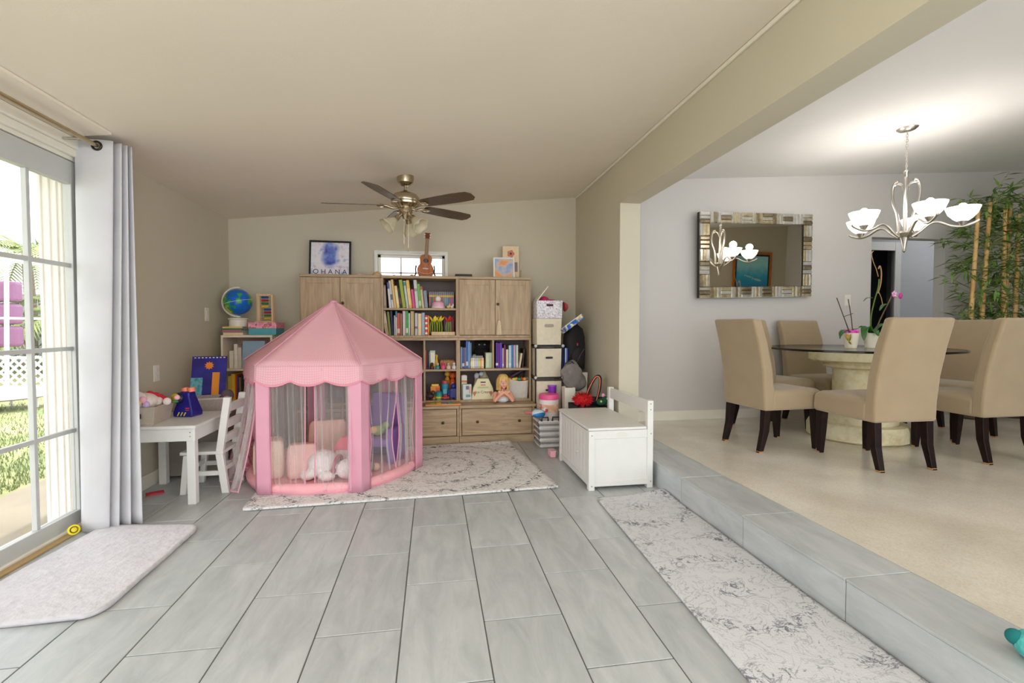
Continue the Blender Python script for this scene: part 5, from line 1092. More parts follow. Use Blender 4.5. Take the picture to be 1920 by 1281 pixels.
pbx = thing('patterned_box', 'white and lilac patterned open box on top of the corner stack', 'box', (1.11, 4.66, 1.187), R(-2))
PAT = m_patch('lilac_pattern', [(.44, (238, 236, 238)), (.50, (160, 150, 176)), (.56, (238, 236, 238))], 34., 3, 1.)
MB().tray(.245, .25, .255, .26, 0, .17, .005).build('shell', PAT, pbx, bevel=.003)
MB().box(-.03, .035, -.1322, -.128, .115, .135).build('grip_slot', mat((80, 20, 34), .7, name='dark_slot'), pbx)
MB().at((-.118, 0, .172), ry=R(-52)).box(0, .17, -.13, .13, -.004, .004).build('open_lid', CREAM, pbx, bevel=.002)
ps = thing('pink_scarf', 'magenta cloth spilling from the patterned box', 'cloth', (1.11, 4.66, 1.26))
MB().sphere((-.03, 0, .095), .05, .06, .05).sphere((.04, .0, .085), .07, .05, .03).sphere((.0, 0, .05), .09, .08, .05).build('fold', mat((206, 40, 110), .8, noise=.2, name='magenta_cloth'), ps, remesh=.008)
cpb = thing('red_hat', 'red glossy hat hanging on the right of the patterned box', 'hat', (1.272, 4.64, 1.30))
MB().at((0, 0, 0), ry=R(80)).lathe([(.045, 0), (.043, .02), (.028, .04), (.0, .048)], 20).build('crown', mat((196, 66, 76), .3, name='red_satin'), cpb, smooth=True)
MB().at((0, -.03, 0), ry=R(80)).lathe([(.046, -.004), (.05, 0), (.046, .004)], 20).build('brim', mat((170, 50, 60), .3, name='dark_red_satin'), cpb, smooth=True)
sf = thing('grey_cloth_fold', 'folded grey cloth on the wire shelf above the third bin', 'cloth', (1.10, 4.62, .897))
MB().at((0, 0, .009)).sphere((0, 0, 0), .1, .05, .009).build('fold', mat((150, 154, 160), .9, name='grey_cloth'), sf, smooth=True)
# laundry hamper with black backpack, grey bag, game box
hm = thing('white_hamper', 'white plastic hamper between the rack and the wall', 'hamper', (1.375, 4.66, 0))
MB().tray(.19, .24, .22, .28, 0, .66, .005).build('shell', CREAM, hm, bevel=.02); MB().box(-.105, .105, -.135, .135, .60, .64).build('lid', CREAM, hm)
bp = thing('black_backpack', 'black backpack on the hamper leaning against the wall', 'backpack', (1.375, 4.62, .665), R(20))
MB().loft([[(.105*s*math.copysign(abs(math.cos(a))**.6, math.cos(a)), .07*s*math.copysign(abs(math.sin(a))**.6, math.sin(a)), z) for a in [2*math.pi*i/24 for i in range(24)]] for s, z in ((.75, 0), (1., .03), (1.05, .2), (1., .34), (.8, .42), (.35, .46))]).build('pack', mat((26, 25, 27), .75, noise=.2, name='black_nylon'), bp, smooth=True)
MB().sphere((0, -.06, .14), .085, .04, .1).build('front_pocket', mat((34, 32, 34), .75, name='black_nylon_pocket'), bp, smooth=True)
MB().tube([(-.05, -.085, .06), (.0, -.10, .16), (.06, -.085, .22)], .004, 5).build('zip', mat((80, 78, 80), .5, name='zip'), bp)
MB().sphere((-.03, -.098, .27), .008, .004, .014).build('logo_tab', mat((200, 50, 60), .5, name='red_tab'), bp, smooth=True)
MB().tube([(-.03, .0, .45), (-.02, .0, .49), (.03, .0, .49), (.04, .0, .45)], .008, 6).build('loop', BLACK, bp)
gb_ = thing('board_game_box', 'blue board game box tilted on top of the backpack', 'game box', (1.31, 4.50, 1.135), R(10), ry=R(-34), rx=R(-16))
MB().box(-.105, .105, -.1, .1, .008, .016).build('lid', mat((236, 232, 222), .6, name='white_card'), gb_, bevel=.002)
MB().box(-.103, .103, -.1, .098, -.034, .008).build('printed_side', m_patch('blue_game_print', [(.4, (30, 90, 190)), (.52, (60, 130, 210)), (.6, (240, 200, 80)), (.66, (220, 226, 220))], 26.), gb_)
bl_ = thing('blue_box_file', 'narrow dark blue box standing behind the grey bag', 'box', (1.262, 4.50, .665))
MB().box(-.012, .012, -.02, .12, 0, .235).build('body', mat((36, 70, 170), .5, name='blue_card'), bl_, bevel=.002); MB().box(-.013, -.006, -.0215, -.02, 0, .235).build('edge', CREAM, bl_)
gy = thing('grey_tote', 'crumpled grey bag hanging over the front of the hamper', 'bag', (1.31, 4.42, .56))
def tote(u, v):
    a = u*2*math.pi; zz_ = -.06+.27*v; w_ = .105*(1-.25*abs(v-.4)*2*.6); c_, s_ = math.cos(a), math.sin(a)
    cr_ = 1+.10*math.sin(a*3+v*7)+.07*math.sin(a*5-v*11)+.05*math.sin(a*8+v*17); cr_ *= (1-.55*max(0, v-.75)/.25)*(1-.6*max(0, .12-v)/.12)
    return (w_*cr_*c_+.06*(.45-v), .045*cr_*s_, zz_+.02*math.sin(a+1)*v)
MB().sheet(tote, 56, 24).build('cloth', mat((128, 122, 118), .85, noise=.15, scale=16., bump=.5, name='grey_nylon'), gy, smooth=True, solid=.003)
MB().tube([(-.09, -.03, .2), (-.04, -.045, .225), (.0, -.03, .2)], .004, 6).build('cord', BLACK, gy)
# woven basket with jar and toys
wbk = thing('woven_basket', 'grey and white woven basket on the floor beside the drawers', 'basket', (1.045, 4.355, 0))
MB().tray(.17, .17, .205, .21, .004, .255, .006).build('liner', mat((232, 228, 220), .8, name='basket_liner'), wbk)
for i in range(9):
    z = .02+i*.028; s_ = .5*(.175+.036*z/.26)+.004; 
    sq = [(s_*x, s_*y, z) for x, y in ((-1, -1), (1, -1), (1, 1), (-1, 1), (-1, -1))]
    pts = []
    for k in range(4):
        for j in range(12): p = Vector(sq[k]).lerp(Vector(sq[k+1]), j/12); pts.append((p.x+.003*math.sin(j*3.14+i*3.14), p.y+.003*math.cos(j*3.14+i*3.14), p.z))
    pts.append(pts[0]); MB().tube(pts, .0095, 6, False).build('weave', mat((150, 148, 150) if i % 2 else (232, 230, 226), .85, name='rope_weave'), wbk, smooth=True)
for sx in (-1, 1):
    MB().tube([(sx*.05-.03, -.108, .25), (sx*.05-.028, -.112, .285), (sx*.05+.028, -.112, .285), (sx*.05+.03, -.108, .25)], .008, 6).build('handle', mat((60, 60, 66), .6, name='dark_handle'), wbk, smooth=True)
MB().box(-.08, .08, -.085, .085, .20, .215).build('contents_floor', mat((120, 116, 112), .9, name='basket_inside'), wbk)
jr = thing('pink_lid_jar', 'large white treat tub with pink lid standing in the basket', 'tub', (1.065, 4.385, .217))
MB().lathe([(.075, 0), (.085, .02), (.09, .19), (.09, .225)], 28).build('tub', mat((244, 236, 232), .4, name='white_plastic'), jr, smooth=40)
MB().lathe([(.094, .215), (.095, .25), (.088, .262), (.0, .264)], 28).build('lid', mat((240, 90, 150), .4, name='pink_lid'), jr, smooth=40)
MB().lathe([(.0895, .10), (.0915, .101), (.0925, .17), (.0905, .171)], 28, False).build('label', m_patch('peach_label', [(.42, (240, 180, 140)), (.55, (250, 220, 200)), (.62, (220, 110, 120))], 18.), jr, smooth=40)
rk = thing('toy_rocket', 'blue and white toy rocket poking out of the basket', 'toy', (.93, 4.245, .325), R(0))
MB().sphere((0, 0, 0), .062, .04, .036).build('hull', mat((200, 224, 236), .35, name='pale_blue_plastic'), rk, smooth=True)
MB().sphere((.005, -.006, -.008), .06, .038, .033).build('belly', mat((40, 120, 190), .35, name='blue_plastic'), rk, smooth=True)
MB().lathe([(.0, 0)], 3).cyl((-.12, 0, .012), (-.05, 0, .005), .010, .014).build('nose', mat((206, 110, 116), .5, name='rose_plastic'), rk, smooth=40)
MB().at((.066, -.01, .02), ry=R(20)).lathe([(.03, 0), (.032, .01), (.018, .03), (.001, .034)], 18).build('tail_cone', WHITE, rk, smooth=True); MB().sphere((.07, -.035, .03), .015, .008, .015).build('tail_light', mat((206, 50, 66), .4, name='red_plastic'), rk, smooth=True)
pcu = thing('purple_cup', 'purple plastic cup behind the pink lid tub', 'cup', (1.13, 4.52, .30))
MB().lathe([(.03, 0), (.034, .02), (.04, .24), (.036, .242), (.032, .03)], 22).build('cup', mat((140, 50, 190), .3, name='purple_plastic'), pcu, smooth=40); MB().lathe([(.041, .23), (.043, .236), (.041, .242)], 22).build('rim', mat((150, 70, 200), .3, name='purple_rim'), pcu, smooth=40)
pcs = thing('cup_box', 'grey carton under the purple cup', 'box', (1.13, 4.50, .002)); MB().box(-.05, .05, -.035, .035, 0, .29).build('carton', mat((180, 176, 170), .7, name='grey_carton'), pcs, bevel=.003); MB().box(-.05, .05, -.036, .036, .29, .297).build('lid', mat((180, 176, 170), .7, name='grey_carton'), pcs)
wpb = thing('white_paper_bin', 'white tapered bin behind the red pompom', 'bin', (1.245, 4.36, .002)); MB().tray(.08, .10, .10, .12, 0, .54, .004).build('shell', CREAM, wpb, bevel=.004); MB().box(-.045, .045, -.055, .055, .48, .5).build('filler', WHITE, wpb)
# toy heap behind the bench
db = thing('dark_toy_bin', 'dark green toy bin behind the white bench', 'bin', (1.345, 4.08, .002)); MB().tray(.25, .26, .28, .30, 0, .42, .008).build('shell', mat((30, 40, 44), .8, name='dark_fabric'), db, bevel=.006); MB().box(-.125, .125, -.13, .13, .36, .38).build('filler', mat((40, 50, 50), .9, name='dark_filler'), db)
pm = thing('red_pompom', 'red shaggy pompom on the toy heap behind the bench', 'pompom', (1.28, 4.03, .425))
b_ = MB(); q = random.Random(4); b_.sphere((0, 0, .05), .07, .06, .045)
for i in range(420):
    d = Vector((q.gauss(0, 1), q.gauss(0, 1), q.gauss(0, .8)+.2)).normalized(); s_ = d.orthogonal().normalized()*.006
    p = Vector((d.x*.06, d.y*.05, .05+d.z*.04)); e = p+d*q.uniform(.02, .045); b_.add([p-s_, p+s_, e], [(0, 1, 2)])
b_.build('tuft', mat((206, 24, 34), .8, noise=.2, name='red_tinsel'), pm); MB().cyl((0, 0, -.02), (0, 0, .03), .012).build('handle', RD, pm)
tt_ = thing('striped_tote', 'black tote bag with coral edged straps on the toy heap', 'bag', (1.41, 4.10, .425), R(-25))
MB().box(-.09, .09, -.03, .03, 0, .06).build('bag_body', mat((34, 34, 38), .8, name='black_canvas'), tt_, bevel=.02)
for j, (off, cc) in enumerate(((0, (34, 30, 32)), (-.014, (232, 130, 104)))):
    for k in range(2):
        y = .02*(1-2*k); MB().tube(catmull([(-.075, y, .03), (-.05, y, .12), (.01, y-.01, .235), (.05, y-.01, .23), (.045, y, .13), (.02, y, .03)], 6), .012 if j == 0 else .005, 6).build('strap', mat(cc, .8, name='strap_cloth'), tt_, (0, off, 0), smooth=True)
gp2 = plush('green_plush', 'small dark green plush at the right of the red pompom', (1.44, 3.99, .425), mat((30, 90, 66), .9, name='green_plush'), [((0, 0, .03), (.05, .04, .03)), ((.03, 0, .055), .025)], [('spot', YE, (-.02, -.038, .04), .01), ('spot', WPL, (.045, -.02, .06), .012), ('bow', PK, (.02, .02, .085), .018)])
gp3 = plush('green_ball_toy', 'bright green ball toy left of the red pompom', (1.185, 4.04, .40), mat((40, 150, 84), .6, name='green_rubber'), [((0, 0, .03), .03), ((.0, .0, -.10), (.028, .028, .11))])
gp3.location.z = .21
hp = thing('pink_pad', 'pink foam pad on the floor beside the bench', 'pad', (1.0, 3.99, .001)); MB().box(-.03, .02, -.06, .05, 0, .05).build('foam', mat((240, 180, 190), .9, name='pink_foam'), hp, bevel=.01); MB().box(-.03, .02, -.055, .045, .05, .056).build('top_layer', mat((246, 200, 206), .9, name='pink_foam_top'), hp)

# ================================================================== CEILING FAN
FXc, FYc = -.215, 4.05; fz = ceil_z(FXc)
fan = thing('ceiling_fan', 'brushed nickel ceiling fan with five dark blades and light kit', 'ceiling fan', (FXc, FYc, fz))
SN = mat((196, 182, 158), .26, 1., .04, name='satin_nickel')
MB().lathe([(.068, .006), (.068, -.012), (.062, -.05), (.036, -.072), (.02, -.076)], 28).build('canopy', SN, fan, smooth=40)
MB().cyl((0, 0, -.13), (0, 0, -.07), .011).build('downrod', SN, fan); MB().lathe([(.018, -.122), (.018, -.112)], 16).build('rod_collar', BLACK, fan)
MB().lathe([(.018, -.122), (.05, -.128), (.092, -.145), (.112, -.17), (.115, -.20), (.112, -.205), (.115, -.21), (.112, -.225), (.07, -.245), (.05, -.25)], 36).build('motor_housing', SN, fan, smooth=40)
MB().lathe([(.05, -.245), (.055, -.26), (.055, -.29), (.04, -.305), (.028, -.325), (.02, -.345), (.001, -.35)], 28).build('switch_housing', SN, fan, smooth=40)
BLD = m_wood('walnut_blade', (70, 56, 44), (104, 84, 62), (20, 20, 20), .35)
for k in range(5):
    a = R(178+72*k); rt = MB()
    arm = bpy.data.objects.new('blade_iron', None)
    ro = (R(-13), 0, a)
    MB().tube([(.05, 0, -.012), (.10, .0, -.02), (.15, .012, -.004), (.20, .02, .0)], .010, 8).tube([(.10, .0, -.02), (.15, -.012, -.004), (.20, -.02, 0)], .010, 8).sphere((.20, 0, -.006), .03, .035, .008).build('blade_iron', SN, fan, (0, 0, -.235), (0, 0, a), smooth=True)
    oc = [(.17, -.045), (.20, -.058), (.34, -.066), (.50, -.07), (.62, -.064), (.652, -.03), (.652, .03), (.62, .064), (.50, .07), (.34, .066), (.20, .058), (.17, .045)]
    MB().prism(oc, 0, .006).build('blade', BLD, fan, (0, 0, -.235), ro, bevel=.0015)
ALB = m_translucent('alabaster_glass', (240, 234, 212), .5, .25)
for k in range(3):
    a = R(205+115*k)
    dr = Vector((math.cos(a)*.75, math.sin(a)*.75, -.66)).normalized(); p0 = Vector((math.cos(a)*.03, math.sin(a)*.03, -.30)); p1 = p0+dr*.05
    MB().cyl(p0, p1, .012).frame(p1-dr*.005, dr).lathe([(.022, 0), (.026, .03), (.02, .032)], 18).build('lamp_holder', SN, fan, smooth=40)
    pr = [(.024, .025), (.03, .045), (.045, .075), (.058, .105), (.07, .125)]
    mb = MB().frame(p1, dr); n_ = 32
    rings = [[(r_*(1+.07*(i/4)*math.cos(6*t))*math.cos(t), r_*(1+.07*(i/4)*math.cos(6*t))*math.sin(t), z) for t in [2*math.pi*j/n_ for j in range(n_)]] for i, (r_, z) in enumerate(pr)]
    mb.loft(rings, False); mb.build('glass_shade', ALB, fan, smooth=True, solid=.003)
    MB().frame(p1, dr).sphere((0, 0, .06), .022, .022, .03).build('bulb', m_translucent('bulb_glass', (250, 246, 236), .4, .2), fan, smooth=True)
for x, l_ in ((-.012, .20), (.022, .23)):
    MB().cyl((x, -.02, -.345), (x, -.02, -.345-l_), .0012, n=5).build('pull_chain', SN, fan)
    MB().cyl((x, -.02, -.345-l_-.03), (x, -.02, -.345-l_), .005, .004).build('pull_fob', mat((190, 160, 110), .5, name='wood_fob'), fan)

# ================================================================== DINING: TABLE
TCX, TCY = 3.56, 3.57
dt = thing('dining_table', 'round glass dining table on a stone pedestal', 'table', (TCX, TCY, DF))
k = NT('coral_stone'); g = k.n('NewGeometry'); n1 = k.n('TexNoise', Scale=7., Detail=8, Roughness=.7); k.l(g, 'Position', n1, 'Vector')
v1 = k.n('TexVoronoi', Scale=26.); k.l(g, 'Position', v1, 'Vector')
r_ = k.ramp(n1, 'Fac', [(.3, (196, 180, 134)), (.5, (226, 216, 180)), (.7, (238, 232, 206))]); k.l(r_, 0, k.b, 'Base Color'); k.b.inputs['Roughness'].default_value = .8
bp_ = k.n('Bump', Strength=.45, Distance=.012); k.l(n1, 'Fac', bp_, 'Height'); k.l(bp_, 0, k.b, 'Normal')
STONE = k.m
MB().lathe([(.345, 0), (.368, .015), (.37, .10), (.352, .135), (.30, .14)], 48).build('base', STONE, dt, smooth=35)
MB().lathe([(.285, .14), (.292, .15), (.292, .19), (.275, .20)], 48).build('base_ring', STONE, dt, smooth=35)
MB().lathe([(.195, .20), (.185, .22), (.183, .57), (.19, .585)], 40).build('column', STONE, dt, smooth=35)
MB().lathe([(.20, .585), (.25, .60), (.258, .62), (.25, .648)], 40).build('collar', STONE, dt, smooth=35)
MB().lathe([(.335, .648), (.362, .66), (.365, .72), (.352, .742)], 48).build('top_slab', STONE, dt, smooth=35)
GT = m_glass('table_glass', (.95, .98, .96), .04, 5.)
EDGE = mat((8, 16, 13), .15, name='dark_glass_edge')
MB().lathe([(.68, .744), (.68, .760)], 96).build('glass_top', GT, dt)
MB().lathe([(.676, .7435), (.686, .7435), (.69, .747), (.69, .7565), (.686, .7605), (.676, .7605)], 96, False).build('glass_edge', EDGE, dt, smooth=40)
# ------------------------------------------------------------------ dining chairs
FAB = NT('taupe_microsuede'); tc = FAB.n('TexCoord'); n1 = FAB.n('TexNoise', Scale=5., Detail=4); FAB.l(tc, 'Object', n1, 'Vector')
r_ = FAB.ramp(n1, 'Fac', [(.3, (163, 143, 114)), (.7, (170, 150, 121))]); FAB.l(r_, 0, FAB.b, 'Base Color'); FAB.b.inputs['Roughness'].default_value = .9; FAB.b.inputs['Sheen Weight'].default_value = .4
n2 = FAB.n('TexNoise', Scale=300., Detail=2); FAB.l(tc, 'Object', n2, 'Vector'); b2 = FAB.n('Bump', Strength=.15, Distance=.002); FAB.l(n2, 'Fac', b2, 'Height'); FAB.l(b2, 0, FAB.b, 'Normal')
ESP = m_patch('espresso_wood', [(.3, (20, 8, 7)), (.66, (34, 14, 11)), (.72, (52, 22, 15))], 20., 4, 0, .42)
ESP.node_tree.nodes['Principled BSDF'].inputs['Specular IOR Level'].default_value = .25
WORN = mat((176, 132, 84), .7, name='worn_bare_wood')
def dining_chair(label, loc, rz):
    t = thing('dining_chair', label, 'chair', loc, rz, group='upholstered chairs around the glass table')
    sw = .235
    def rr(w_, y0, y1, z): return [(-w_, y0, z), (w_, y0, z), (w_, y1, z), (-w_, y1, z)]
    MB().loft([rr(sw, -.20, .255, .315), rr(sw+.004, -.20, .262, .36), rr(sw, -.20, .258, .445), rr(sw-.03, -.20, .225, .466)]).build('seat', FAB.m, t, bevel=.022, seg=3, smooth=50)
    MB().loft([rr(sw, -.265, -.175, .315), rr(sw, -.268, -.178, .45), rr(sw, -.285, -.198, .62), rr(sw, -.325, -.245, .82), rr(sw-.004, -.375, -.305, 1.0)]).build('backrest', FAB.m, t, bevel=.02, seg=3, smooth=50)
    for sx in (-1, 1):
        x = .195*sx
        q = lambda c, y, s, z: [(c-s, y-s, z), (c+s, y-s, z), (c+s, y+s, z), (c-s, y+s, z)]
        for nm, ys in (('rear', ((-.225, .026, .325), (-.235, .024, .16), (-.275, .018, .0))), ('front', ((.215, .028, .325), (.222, .024, .16), (.228, .017, .0)))):
            lg = MB().loft([q(x, y, s, z) for y, s, z in ys]).build('leg', ESP, t, bevel=.003)
            y = ys[2][0]; s = .0182 if nm == 'rear' else .0172
            MB().loft([q(x+.012*sx*0, y+.001, s+.0004, .0), q(x, y+.0035, s*.98+.0006, .016)]).build('worn_tip', WORN, lg, bevel=.003)
    return t
c1 = dining_chair('taupe dining chair nearest the step, its back turned left', (2.66, 3.45, DF), R(-86))
for lab, loc, rz in (('taupe dining chair seen from behind in the foreground', (3.05, 2.945, DF), R(-1)), ('taupe dining chair at the right edge, back to the viewer', (3.93, 2.985, DF), R(1)),
    ('taupe dining chair behind the table under the mirror, facing forward', (3.72, 4.10, DF), R(-175)), ('taupe dining chair half hidden behind the leftmost chair', (3.12, 4.05, DF), R(-82)), ('taupe dining chair on the far right side before the bamboo', (4.40, 3.52, DF), R(98))):
    dup(c1, loc, rz, lab)
# ------------------------------------------------------------------ orchids
POT = mat((236, 230, 218), .35, noise=.03, name='glazed_white'); GZ = DF+.7605
OL = m_patch('orchid_leaf', [(.3, (30, 84, 30)), (.7, (66, 126, 50))], 12., 3, 0, .3)
def leaf(t, m, pts, wd, nm='leaf'):
    P = catmull(pts, 5); n_ = len(P)-1; mb = MB()
    def f(u, v):
        i = min(int(v*n_), n_-1); p = P[i].lerp(P[i+1], v*n_-i); d = (P[i+1]-P[i]).normalized(); s = d.cross(Vector((0, 0, 1)))
        s = s.normalized() if s.length > .01 else Vector((1, 0, 0)); w_ = wd*math.sin(math.pi*min(1, .08+v*.92))**.7
        return p+s*(u-.5)*2*w_+Vector((0, 0, abs(u-.5)*w_*.8))
    mb.sheet(f, 4, n_).build(nm, m, t, smooth=True, solid=.002)
def pot(t, r_=.058):
    MB().lathe([(r_*.72, 0), (r_*.76, .008), (r_, .115), (r_*1.03, .125), (r_*.95, .126), (r_*.9, .10)], 28).build('pot', POT, t, smooth=40); MB().lathe([(r_*.9, .10), (.001, .103)], 20).build('soil', mat((90, 70, 50), .9, bump=.6, name='bark_mix'), t)
o1 = thing('orchid_pot', 'white pot with magenta moss and bare orchid stakes', 'potted plant', (3.475, 3.56, GZ))
pot(o1)
b_ = MB(); q = random.Random(2)
for i in range(40): a = q.random()*6.28; r_ = .05*math.sqrt(q.random()); b_.sphere((r_*math.cos(a), r_*math.sin(a),   .112+.034*q.random()), .013, n=8, m=5)
b_.build('moss', mat((236, 90, 200), .9, name='magenta_moss'), o1, smooth=True)
STK = mat((70, 56, 44), .8, name='stake')
MB().tube([(.0, 0, .1), (-.06, 0, .23), (-.145, 0, .42)], .0035, 6).build('stake', STK, o1); MB().tube([(.02, 0, .1), (.0, 0, .25), (-.035, 0, .41)], .0035, 6).build('stake', STK, o1); MB().cyl((-.075, 0, .262), (.01, -.004, .29), .0025).build('tie', STK, o1); MB().tube([(-.005, .01, .11), (-.03, .02, .2), (-.06, .01, .26)], .0025, 5).build('stem', mat((190, 170, 150), .8, name='dry_stem'), o1)
leaf(o1, OL, [(-.02, 0, .115), (-.07, -.01, .145), (-.115, -.02, .115), (-.125, -.02, .075)], .024); leaf(o1, m_patch('turning_leaf', [(.4, (60, 110, 40)), (.6, (200, 150, 60))], 14.), [(-.03, -.02, .115), (-.06, -.035, .10), (-.065, -.05, .05), (-.05, -.055, .03)], .022); leaf(o1, OL, [(.01, .02, .115), (.05, .02, .15), (.09, .02, .16)], .02)
o2 = thing('orchid_pot', 'white pot with flowering orchid and arching brown stems', 'potted plant', (3.655, 3.54, GZ))
pot(o2, .062)
for pts, wd in (([(0, 0, .11), (-.06, -.02, .17), (-.10, -.03, .15), (-.115, -.04, .06)], .032), ([(0, 0, .11), (.06, -.02, .18), (.12, -.03, .19), (.15, -.03, .15)], .034), ([(0, 0, .11), (-.02, .05, .17), (-.04, .09, .17)], .03), ([(0, 0, .11), (.05, .05, .15), (.13, .06, .13)], .03), ([(0, 0, .11), (-.03, -.06, .14), (-.04, -.10, .10)], .028)): leaf(o2, OL, pts, wd)
GS = mat((96, 120, 50), .7, name='green_stem'); BS = mat((178, 140, 96), .8, name='brown_stem')
MB().tube(catmull([(-.01, 0, .11), (-.01, 0, .26), (.02, 0, .40), (.05, 0, .50), (.06, 0, .58)], 5), .005, 6).build('stem', GS, o2)
MB().tube(catmull([(.05, 0, .46), (.075, 0, .54), (.08, 0, .63), (.065, 0, .69), (.05, 0, .665)], 5), .005, 6).build('stem', BS, o2)
MB().tube(catmull([(.05, 0, .6), (.03, 0, .66), (0, 0, .72), (-.02, 0, .79), (.0, 0, .815)], 5), .003, 6).build('stem', BS, o2)
MB().tube(catmull([(.06, 0, .47), (.085, 0, .42), (.10, 0, .36)], 5), .003, 6).build('stem', BS, o2)
MB().tube(catmull([(.02, 0, .11), (.09, 0, .26), (.155, 0, .38), (.185, 0, .44)], 5), .005, 6).build('stem', mat((110, 90, 60), .8, name='stake_brown'), o2)
leaf(o2, OL, [(.14, 0, .37), (.09, -.01, .35), (.06, -.01, .31)], .018); leaf(o2, GS, [(.0, 0, .42), (-.05, 0, .42), (-.09, 0, .39)], .008)
def orchid(t, c, m, s):
    for i in range(5):
        a = i*1.2566+.3; d = Vector((math.cos(a), -.25, math.sin(a))); MB().frame(Vector(c)+d*.45*s, d, (0, 1, 0)).sphere((0, 0, 0), .42*s, .10*s, .55*s, n=10, m=6).build('petal', m, t, smooth=True)
    MB().sphere(c, .2*s).build('lip', mat((150, 30, 110), .6, name='orchid_lip'), t, smooth=True)
PO = m_patch('orchid_pink', [(.35, (226, 120, 200)), (.65, (250, 214, 236))], 40.)
orchid(o2, (.195, -.01, .455), PO, .030)
MB().at((.262, -.01, .44)).sphere((0, 0, 0), .016, .014, .026).build('bud', mat((200, 60, 160), .6, name='magenta_bud'), o2, smooth=True); MB().tube([(.2, -.01, .43), (.235, -.01, .425), (.262, -.01, .43)], .003, 5).build('stem', BS, o2)
# ------------------------------------------------------------------ bamboo
def bamboo(label, base, tops, seed):
    q = random.Random(seed); t = thing('artificial_bamboo', label, 'potted plant', base, group='tall bamboo plants in the dining room')
    MB().lathe([(.11, 0), (.13, .02), (.15, .26), (.155, .28), (.14, .28), (.135, .24)], 28).build('planter', mat((90, 70, 54), .5, name='brown_planter'), t, smooth=40)
    MB().lathe([(.136, .22), (.001, .23)], 20).build('soil', mat((70, 60, 44), .9, name='moss_soil'), t)
    CN = m_patch('cane', [(.35, (214, 166, 96)), (.65, (236, 200, 138))], 9.)
    LF = m_patch('bamboo_leaf', [(.3, (66, 112, 48)), (.5, (122, 160, 72)), (.72, (184, 200, 124))], 7., 2, 0, .5)
    for bx_, by_, tx, ty, h in tops:
        mb = MB(); n_ = 8; pts = []
        for i in range(n_+1):
            s = i/n_; p = Vector((bx_+(tx-bx_)*s, by_+(ty-by_)*s, .2+(h-.2)*s)); pts.append(p)
        for i in range(n_):
            a, b = pts[i], pts[i+1]; r_ = .023*(1-.3*i/n_); d = b-a
            mb.tube([a, a+d*.03, a+d*.06, b-d*.05, b], [r_*1.18, r_*1.12, r_, r_*.97, r_*1.1], 10)
        mb.build('cane', CN, t, smooth=40)
        fl_ = MB()
        for i in range(1, n_+1):
            for br in range(6 if i > 2 else 3):
                a = q.random()*6.283; L = q.uniform(.12, .34); p0 = pts[i]+Vector((0, 0, q.uniform(-.12, .1)))
                d = Vector((math.cos(a), math.sin(a)*.6, q.uniform(.1, .7))).normalized(); tip = p0+d*L
                fl_.tube([p0, p0.lerp(tip, .5)+Vector((0, 0, .015)), tip], .0022, 4)
                for lf_ in range(8):
                    s = .35+.65*lf_/7; p = p0.lerp(tip, s); e = (d*q.uniform(.2, 1.)+Vector((q.gauss(0, .6), q.gauss(0, .6), q.uniform(-.8, .25)))).normalized(); ll = q.uniform(.09, .17)
                    sd_ = e.cross(Vector((0, 0, 1))); sd_ = (sd_.normalized() if sd_.length > .05 else Vector((1, 0, 0)))*q.uniform(.009, .014)
                    tipp = p+e*ll+Vector((0, 0, -.02))
                    if base[1]+max(p.y, tipp.y) > 4.47: continue
                    m1 = p+e*ll*.4; fl_.add([p, m1-sd_, m1+sd_, p+e*ll+Vector((0, 0, -.02))], [(0, 1, 3, 2)])
        fl_.build('foliage', LF, t, smooth=True)
    return t
bamboo('tall bamboo with yellow canes, left of the two beside the hall', (5.44, 4.10, DF), [(-.09, 0, .0, .0, 2.12), (.07, .02, .17, .02, 2.2)], 3)
bamboo('tall bamboo with yellow canes at the right picture edge', (5.93, 4.10, DF), [(-.13, .0, -.16, .0, 2.15), (-.07, .05, -.03, .05, 2.2), (.04, .03, .06, .03, 2.1), (.20, -.02, .24, -.02, 2.1)], 4)
# ------------------------------------------------------------------ mirror with mosaic frame
mr_ = thing('mosaic_mirror', 'rectangular wall mirror with mosaic glass bar frame', 'mirror', (3.222, 4.474, 1.40), R(2.2), rx=R(1.3), ry=R(-1.4))
mw, mh, fwid = 1.285, .845, .112
MB().box(-mw/2+.004, mw/2-.004, -.045, -.002, .004, mh-.004).build('backing', BLACK, mr_)
MIR = mat((236, 232, 222), .015, 1., 0., name='mirror_silver')
MB().box(-mw/2+fwid, mw/2-fwid, -.050, -.045, fwid, mh-fwid).build('mirror_glass', MIR, mr_)
MB().box(mw/2-fwid-.018, mw/2-fwid, -.053, -.048, fwid, mh-fwid).build('inner_lip', mat((40, 36, 32), .2, name='dark_lip'), mr_)
GB = [mat((236, 230, 218), .16, .75, .25, 30., name='silver_bar'), mat((222, 208, 176), .2, .75, .3, 30., name='champagne_bar'), mat((252, 250, 246), .12, .7, .2, 30., name='bright_bar'), mat((176, 162, 136), .2, .8, .3, 30., name='smoked_bar')]
q = random.Random(12)
